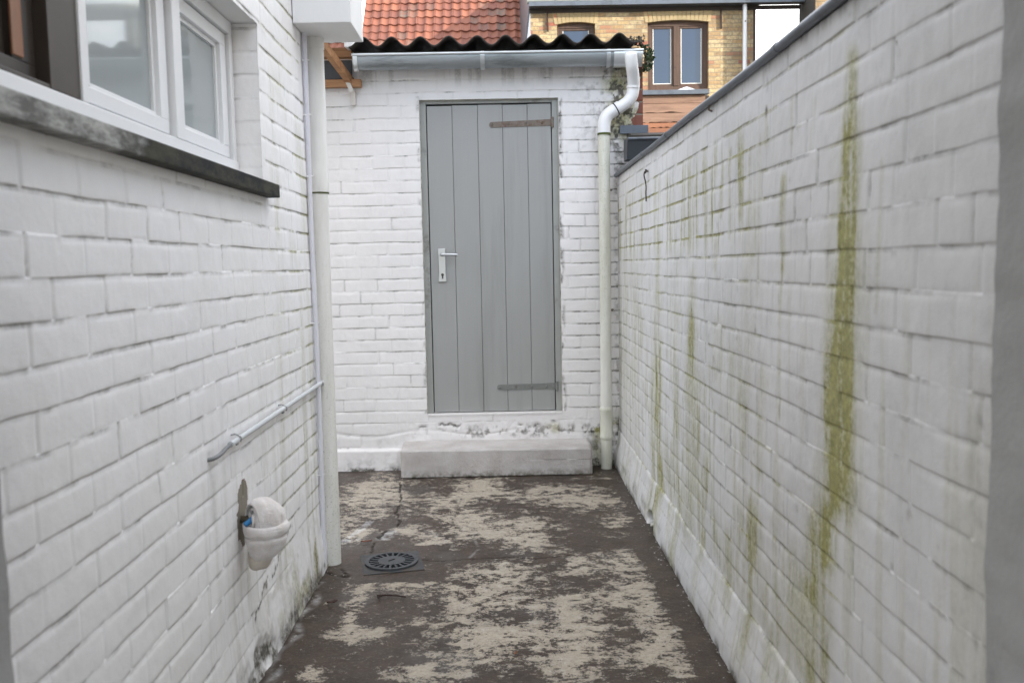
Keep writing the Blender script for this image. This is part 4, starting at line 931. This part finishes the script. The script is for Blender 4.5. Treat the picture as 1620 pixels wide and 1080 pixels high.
# loose flakes along the foot of the walls and crumbs of paint
rd = random.Random(21); m = MB()
for i in range(260):
    side = rd.random()
    if side < .5: x = .70-abs(rd.gauss(0, .03)); y = rd.uniform(2.5, 5.5)
    elif side < .65: x = XL+.03+abs(rd.gauss(0, .04)); y = rd.uniform(2.5, 3.9)
    else: x = rd.uniform(-.7, .6); y = rd.uniform(2.6, 5.2)
    s = rd.uniform(.0015, .0055); a = rd.random()*6.28
    m.add([(x+s*math.cos(a+t)*rd.uniform(.6, 1.2), y+s*math.sin(a+t)*rd.uniform(.6, 1.2), .0045+rd.random()*s*.5) for t in (0, 1.3, 2.5, 3.8, 5.1)], [(0, 1, 2, 3, 4)])
    # underside skirt
tag(m.build('paint_crumbs', simple('crumb', (.45, .44, .41), .8, var=.5, vs=200)), kind='stuff', label='tiny loose flakes of paint scattered over the yard floor', cat='debris')

# ================================================================== DOORWAY PIERS beside the camera
pr = thing('doorway_wall', 'grey plastered doorway edge framing the near right side of the picture', 'wall', (.9, 1.1, 0))
def pier(x0, x1, y0, y1, z0, z1, name, seed, s):
    zs = np.linspace(z0, z1, 160); xs_ = np.linspace(x0, x1, 60)
    X_, Z_ = np.meshgrid(xs_, zs); e = (fbm(X_*0+2.2, Z_*26, seed, 4)-.5)*.007+(fbm(X_*0+1.3, Z_*3, seed+4, 2)-.5)*.003
    edge_ = x0 if s > 0 else x1
    Xd = X_+e*ss(.12, 0, np.abs(X_-edge_)); Yd = y0+(fbm(X_*16, Z_*16, seed+5, 4)-.5)*.010+.010*ss(.02, 0, np.abs(X_-edge_))
    grid_obj(name, np.stack([Xd, Yd, Z_], -1), np.ones((159, 59), bool), m_greypier, pr)
    e1 = e[:, :1]; D = np.linspace(0, 1, 12)[None, :]
    ex = (Xd[:, 0] if s > 0 else Xd[:, -1])[:, None]+(fbm(D*4+3, zs[:, None]*16, seed+8, 3)-.5)*.008*np.minimum(1, D*4); ey = (Yd[:, 0] if s > 0 else Yd[:, -1])[:, None]+(y1-y0)*D
    grid_obj(name, np.stack([ex, ey, zs[:, None]+0*D], -1), np.ones((159, 11), bool), m_greypier, pr)
pier(.676, 1.4, 1.0, 1.2, 0, 2.3, 'pier', 180, 1)
pier(-1.4, -.700, 1.0, 1.2, 0, 2.3, 'pier', 190, -1)
b = MB(); b.box((.72, 1.02, 0), (5, 1.19, 2.3)); b.box((-4, 1.02, 0), (-.745, 1.19, 2.3)); b.box((-4, 1.0, 2.3), (5, 1.2, 2.9)); b.box((-4, -.9, 2.35), (5, .995, 2.5)); b.box((-4, -.9, 0), (-3.8, .995, 2.34)); b.box((4.8, -.9, 0), (5, .995, 2.34)); b.box((-3.8, -.88, 0), (-3.6, -.7, 2.34)); b.box((4.6, -.88, 0), (4.8, -.7, 2.34)); b.build('wall_core', m_greypier, pr)  # unseen wall run and ceiling added, sized to dim piers and near yard

# ================================================================== NEIGHBOUR'S LEAN-TO behind the garden wall
nb = thing('neighbour_lean_to', 'low neighbouring lean-to with dark zinc gutter peeking over the far end of the garden wall', 'lean-to', (1.5, 5.4, 0))
b = MB(); b.box((XR+.11, 5.50, 0), (3.0, 5.58, 1.93)); b.build('wall', m_plaster, nb)
b = MB(); b.prism([(5.40, 2.045), (5.612, 2.085), (5.612, 2.105), (5.40, 2.062)], 0, .80, 3.0); b.build('roof', m_fibre, nb)
b = MB(); b.box((.752, 5.596, 2.098), (.93, 5.611, 2.150)); b.build('flashing', m_zincdark, nb, .002)
b = MB(); b.prism([(5.36, 1.915), (5.50, 1.915), (5.50, 2.03), (5.492, 2.03), (5.492, 1.922), (5.367, 1.922), (5.350, 2.03), (5.343, 2.03)], 0, .765, 3.0)
b.prism([(5.36, 1.915), (5.50, 1.915), (5.50, 2.05), (5.343, 2.03)], 0, .762, .768); b.build('gutter', simple('dark_gutter', (.055, .062, .072), .4, .4), nb)
MB().tube([(.765, 5.342, 2.032), (3.0, 5.342, 2.032)], .010, 12).build('gutter_rim', m_zincdark, nb)

# ================================================================== YELLOW BRICK HOUSE
yh = thing('brick_house', 'sunlit yellow brick house behind the shed with brown casement windows', 'house', (2.4, 15, 0))
YH = 15.0; X0, X1 = .555, 4.27; ZT = 5.50
WINS = [(.99, 1.62, 4.30, 5.235), (2.49, 3.50, 4.15, 5.24)]
def arch_z(x, a, c, z): return z+.035*(1-((x-(a+c)/2)/((c-a)/2))**2)
def wall_with_arch(m, x0, x1, z0, z1, y, wins):
    cuts = sorted(set([x0, x1]+[w_[0] for w_ in wins]+[w_[1] for w_ in wins]))
    for a, c in zip(cuts[:-1], cuts[1:]):
        wn_ = [w_ for w_ in wins if abs(w_[0]-a) < 1e-6]
        if not wn_: m.box((a, y, z0), (c, y+.3, z1)); continue
        wa = wn_[0]; m.box((a, y, z0), (c, y+.3, wa[2]))
        n = 12; pl = [(a+(c-a)*i/n, arch_z(a+(c-a)*i/n, a, c, wa[3])) for i in range(n+1)]
        m.prism(pl+[(c, z1), (a, z1)], 1, y, y+.3)
m = MB(); wall_with_arch(m, X0, X1, 0, ZT, YH, WINS); m.build('wall', m_yb, yh)
b = MB(); b.box((X0-.004, YH+.012, 0), (X0+.3, 26.9, ZT-.03)); b.build('side_wall', m_leadwhite, yh)
b = MB(); b.box((X0+.3, 26.6, 0), (X1, 26.9, ZT-.03)); b.box((X1-.3, YH+.3, 0), (X1-.002, 26.6, ZT-.03)); b.build('rear_wall', m_yb, yh)
b = MB(); b.prism([(YH-.20, ZT+.06), (21.6, ZT+.06+6.8*.345), (27.0, ZT+.06), (27.0, ZT-.02), (YH-.20, ZT-.02)], 0, X0-.03, X1+.06); b.box((X1+.061, YH-.20, ZT-.02), (5.03, YH-.04, ZT+.03)); b.build('roof', m_zincdark, yh)
b = MB(); b.box((X0-.02, YH-.02, ZT-.085), (5.02, YH+.0-.002, ZT-.02)); b.build('soffit_board', simple('dark_soffit', (.035, .028, .025), .8), yh)
yg = MB(); yg.tube([(X0-.06, YH-.15, ZT+.085), (5.03, YH-.15, ZT+.085)], .062, 16); gutter2 = yg.build('gutter', simple('pale_zinc', (.42, .45, .42), .5, .4, var=.2, vs=3), yh)
for x in (.95, 1.32, 1.75, 2.7, 3.10, 3.7, 4.35, 4.72): MB().tube([(x, YH-.15, ZT+.085), (x+.025, YH-.15, ZT+.085)], .066, 16).build('gutter_bracket', m_zinc, gutter2)
def yarch(a, c, z):
    m = MB(); n = int((c-a+.1)/.066); R0 = .0
    for i in range(n):
        t0 = i/n; t1 = (i+.88)/n; xa = a-.04+(c-a+.08)*t0; xb = a-.04+(c-a+.08)*t1
        za, zb2 = arch_z(min(max(xa, a), c), a, c, z), arch_z(min(max(xb, a), c), a, c, z); lean = ((t0-.5))*.07
        m.prism([(xa, za-.001), (xb, zb2-.001), (xb+lean, zb2+.195), (xa+lean, za+.195)], 1, YH-.006, YH+.1)
    return m.build('brick_arch', m_arch, yh)
for w_ in WINS: yarch(w_[0], w_[1], w_[3])
def ywin(a, c, z0, z1, two):
    f = MB(); y = YH+.07; t = .07
    f.box((a, y, z0), (c, y+.06, z0+t)); f.box((a, y, z1-t+.02), (c, y+.06, z1+.035))
    f.box((a, y, z0+t), (a+t*.9, y+.06, z1-t+.02)); f.box((c-t*.9, y, z0+t), (c, y+.06, z1-t+.02))
    if two: xm = (a+c)/2-.02; f.box((xm-.045, y-.012, z0+t), (xm+.045, y+.05, z1-t+.02))
    wo_ = f.build('window', m_brownwin, yh, .004)
    spans = [(a+t*.9, (a+c)/2-.065), ((a+c)/2+.025, c-t*.9)] if two else [(a+t*.9, c-t*.9)]
    for p, q in spans:
        g_ = MB(); s = .035
        for aa, cc, e, h in ((p, q, z0+t, z0+t+s), (p, q, z1-t+.02-s, z1-t+.02), (p, p+s, z0+t+s, z1-t+.02-s), (q-s, q, z0+t+s, z1-t+.02-s)): g_.box((aa, y+.012, e), (cc, y+.055, h))
        sa_ = g_.build('sash', m_brownwin, wo_, .003)
        g_ = MB(); g_.box((p+s-.004, y+.03, z0+t+s-.004), (q-s+.004, y+.04, z1-t+.024-s)); g_.build('glass_pane', m_winglass, wo_)
        g_ = MB(); k = .012; p2, q2, e0, e1 = p+s, q-s, z0+t+s, z1-t+.02-s
        g_.box((p2, y+.02, e0), (p2+k, y+.029, e1)); g_.box((q2-k, y+.02, e0), (q2, y+.029, e1)); g_.box((p2+k, y+.02, e0), (q2-k, y+.029, e0+k)); g_.build('glazing_seal', simple('seal_white', (.7, .7, .66), .5), wo_)
    g_ = MB(); g_.box((a-.01, YH-.03, z0-.055), (c+.01, y+.05, z0-.001)); g_.build('window_sill', m_brownwin, wo_, .004)
    g_ = MB(); g_.box((a, y+.062, z0), (c, y+.09, z1+.03)); g_.build('dark_backing', m_dark, wo_)
ywin(*WINS[0], False); ywin(*WINS[1], True)
m = MB(); m.tube([(4.075, YH-.10, ZT+.03), (4.075, YH-.10, 2.0)], .036, 16)
m.build('drainpipe', simple('light_grey_pipe', (.55, .57, .60), .4, .2), yh)
for z in (5.2, 4.36): MB().tube([(4.075, YH+.0, z), (4.075, YH-.14, z)], .014, 8).build('pipe_clip', m_rusthinge, yh)
for x in (.83, 3.70):
    b = MB(); b.bar((x, YH-.018, 5.44), (x+.01, YH-.018, 5.12), .035, .02, (1, 0, 0)); b.build('wall_anchor', simple('anchor_iron', (.05, .03, .025), .8, .4), yh)
b = MB(); b.box((X1-.03, YH-.006, 0), (X1+.012, YH+.1, ZT)); b.build('corner_trim', simple('dark_trim', (.05, .03, .025), .7), yh)
# timber clad annex below the window
an = thing('clad_annex', 'small annex clad in rough brown horizontal boards under the brick house window', 'annex', (2.9, 14.2, 0))
AY = 14.0; k_ = AY/15
bz = [3.93, 3.80, 3.655, 3.50, 3.42, 3.22, 3.03, 2.85]
m = MB(); m2 = MB(); rd = random.Random(2)
AX0, AX1 = 1.9, 3.215
for i in range(len(bz)-1):
    z1_, z0_ = bz[i]*.985, bz[i+1]*.985+.010
    mm = m if i < 3 else m2; n = 26
    P_ = [];
    lo = [(AX0+(AX1-AX0)*j/n, z0_+(rd.uniform(-.012, .012) if i >= 1 else 0)) for j in range(n+1)]
    mm.prism(lo+[(AX1, z1_), (AX0, z1_)], 1, AY-.012*(i % 2)-.01*(i), AY+.03)
m.build('cladding_boards', m_clad, an); m2.build('raw_boards', m_clad2, an)
b = MB(); b.box((AX0, AY+.035, 0), (AX1, 14.98, 3.86)); b.build('wall', simple('annex_dark', (.05, .03, .02), .9), an)
b = MB(); b.box((AX0-.02, AY-.06, 3.875), (AX1+.05, 14.99, 3.945)); b.build('roof_edge', m_zincdark, an, .004)
b = MB(); b.box((AX1+.004, AY, 0), (AX1+.06, AY+.07, 3.86)); b.build('corner_post', simple('annex_post', (.04, .025, .02), .8), an)
b = MB(); b.prism([(2.72, 3.947), (3.16, 3.947), (2.95, 4.02)], 1, AY+.1, AY+.4); b.build('roof_cap', m_leadwhite, an)
b = MB(); b.box((AX1+.07, AY+.4, 0), (AX1+.50, AY+.9, 3.80)); b.build('side_render', m_leadwhite, an)
# wing on the right
wg = thing('brick_wing', 'yellow brick wing with side wall coloured dark as shade rising behind the garden wall at the right', 'building', (6.5, 14.6, 0))
b = MB(); b.box((5.045, 14.35, 0), (9, 15.1, 8.0)); b.box((6.6, 15.1, 0), (9, 18, 8.0)); b.build('wall', m_yb, wg)
b = MB(); b.box((5.036, 14.352, 0), (5.0445, 15.1, 8.0)); b.build('side_wall', simple('painted_shade_side', (.03, .026, .022), .9, var=.4), wg)  # thin near-black sheet: the flank's shade put into its colour

# ================================================================== TILED ROOF HOUSE
def tiled_roof(name, x0, x1, ye, ze, slope, length, seed, parent, w_=.20, g_=.265):
    rs = np.random.RandomState(seed); nc = int(round((x1-x0)/w_)); nr = int(length/g_)
    ct, sn = math.cos(slope), math.sin(slope)
    pu = np.array([0, .10, .22, .36, .5, .64, .76, .86, .93, .985]); hu = np.array([.026, .030, .020, .008, .002, .004, .012, .024, .032, .034])
    us = []; hs_ = []; ti = []
    for c in range(nc):
        for p, h in zip(pu, hu): us.append(x0+(c+p)*w_); hs_.append(h); ti.append(c)
    us = np.array(us); hs_ = np.array(hs_); ti = np.array(ti)
    sv = []; ho = []; ri = []
    for r in range(nr):
        for p, h in ((0, .034), (.04, .036), (.3, .027), (.65, .016), (.985, .006)): sv.append((r+p)*g_); ho.append(h); ri.append(r)
    sv = np.array(sv); ho = np.array(ho); ri = np.array(ri)
    jit = rs.normal(0, .004, (nr, nc)); tone = rs.rand(nr, nc); blk = (rs.rand(nr, nc) < .10)*rs.uniform(.5, 1, (nr, nc))
    S, U_ = np.meshgrid(sv, us, indexing='ij'); Hh = ho[:, None]+hs_[None, :]+jit[ri][:, ti]
    S = S-(ho[:, None] > .03)*jit[ri][:, ti]*1.2
    U_ = U_+rs.normal(0, .003, (nr, nc))[ri][:, ti]
    P = np.stack([U_, ye+S*ct-Hh*sn, ze+S*sn+Hh*ct], -1)
    W = np.zeros(P.shape); W[..., 0] = tone[ri][:, ti]; W[..., 1] = blk[ri][:, ti]+.6*((ti[None, :]+0*ri[:, None]) >= nc-1)*0
    return grid_obj(name, P, np.ones((P.shape[0]-1, P.shape[1]-1), bool), m_tile, parent, W, smooth=False)
th = thing('tiled_house', 'house with a steep orange clay tile roof rising behind the shed', 'house', (-1, 20, 0))
SLP = R(50); YE, ZE = 18.9, 4.85
tiled_roof('roof', -3.0, .50, YE, ZE, SLP, 7.0, 7, th)
ct, sn = math.cos(SLP), math.sin(SLP)
b = MB(); b.bar((-3.04, YE-.05, ZE-.02), (-3.04, YE+7*ct, ZE+7*sn), .07, .16); b.build('verge_board', m_plaster, th, .005)
b = MB(); b.box((-3.0, YE+.1, 0), (.53, YE+8.8, ZE-.02)); b.prism([(YE+.1, ZE-.03), (YE+7*ct, ZE+7*sn-.09), (YE+8.8, ZE-.03)], 0, -2.995, .53); b.build('wall', m_plaster, th)
th2 = thing('tiled_house', 'sliver of a darker red tiled roof showing just left of the white verge board', 'house', (-5, 22, 0))
tiled_roof('roof', -6.0, -3.16, 20.3, 4.6, R(48), 7.0, 8, th2)
b = MB(); b.box((-6.0, 20.5, 0), (-3.2, 29, 4.55)); b.build('wall', m_plaster, th2)

# ================================================================== unseen tall house added to keep the yard in shade (out of frame, right)
nh = thing('shade_blocker_house', 'unseen tall rendered house added beyond the garden wall to keep the yard in shade', 'house', (10, 0, 0))
b = MB(); b.box((7.5, -16, 0), (14, 7.4, 7.6)); b.build('wall', simple('shade_blocker_render', (.45, .40, .34), .8, var=.2, vs=1), nh)
b = MB(); b.prism([(7.2, 7.6), (10.75, 9.6), (14.3, 7.6)], 1, -16.2, 7.6); b.build('roof', simple('shade_blocker_roof', (.25, .09, .06), .8, var=.3, vs=4), nh)
for y in (-12, -8, -4, 0, 4):
    for z in (1.0, 4.2):
        f = MB(); f.box((7.44, y, z), (7.52, y+1.2, z+1.6)); fr = f.build('window', m_whitewood, nh, .01)
        f = MB(); f.box((7.43, y+.08, z+.08), (7.438, y+1.12, z+1.52)); f.build('glass_pane', m_winglass, fr)
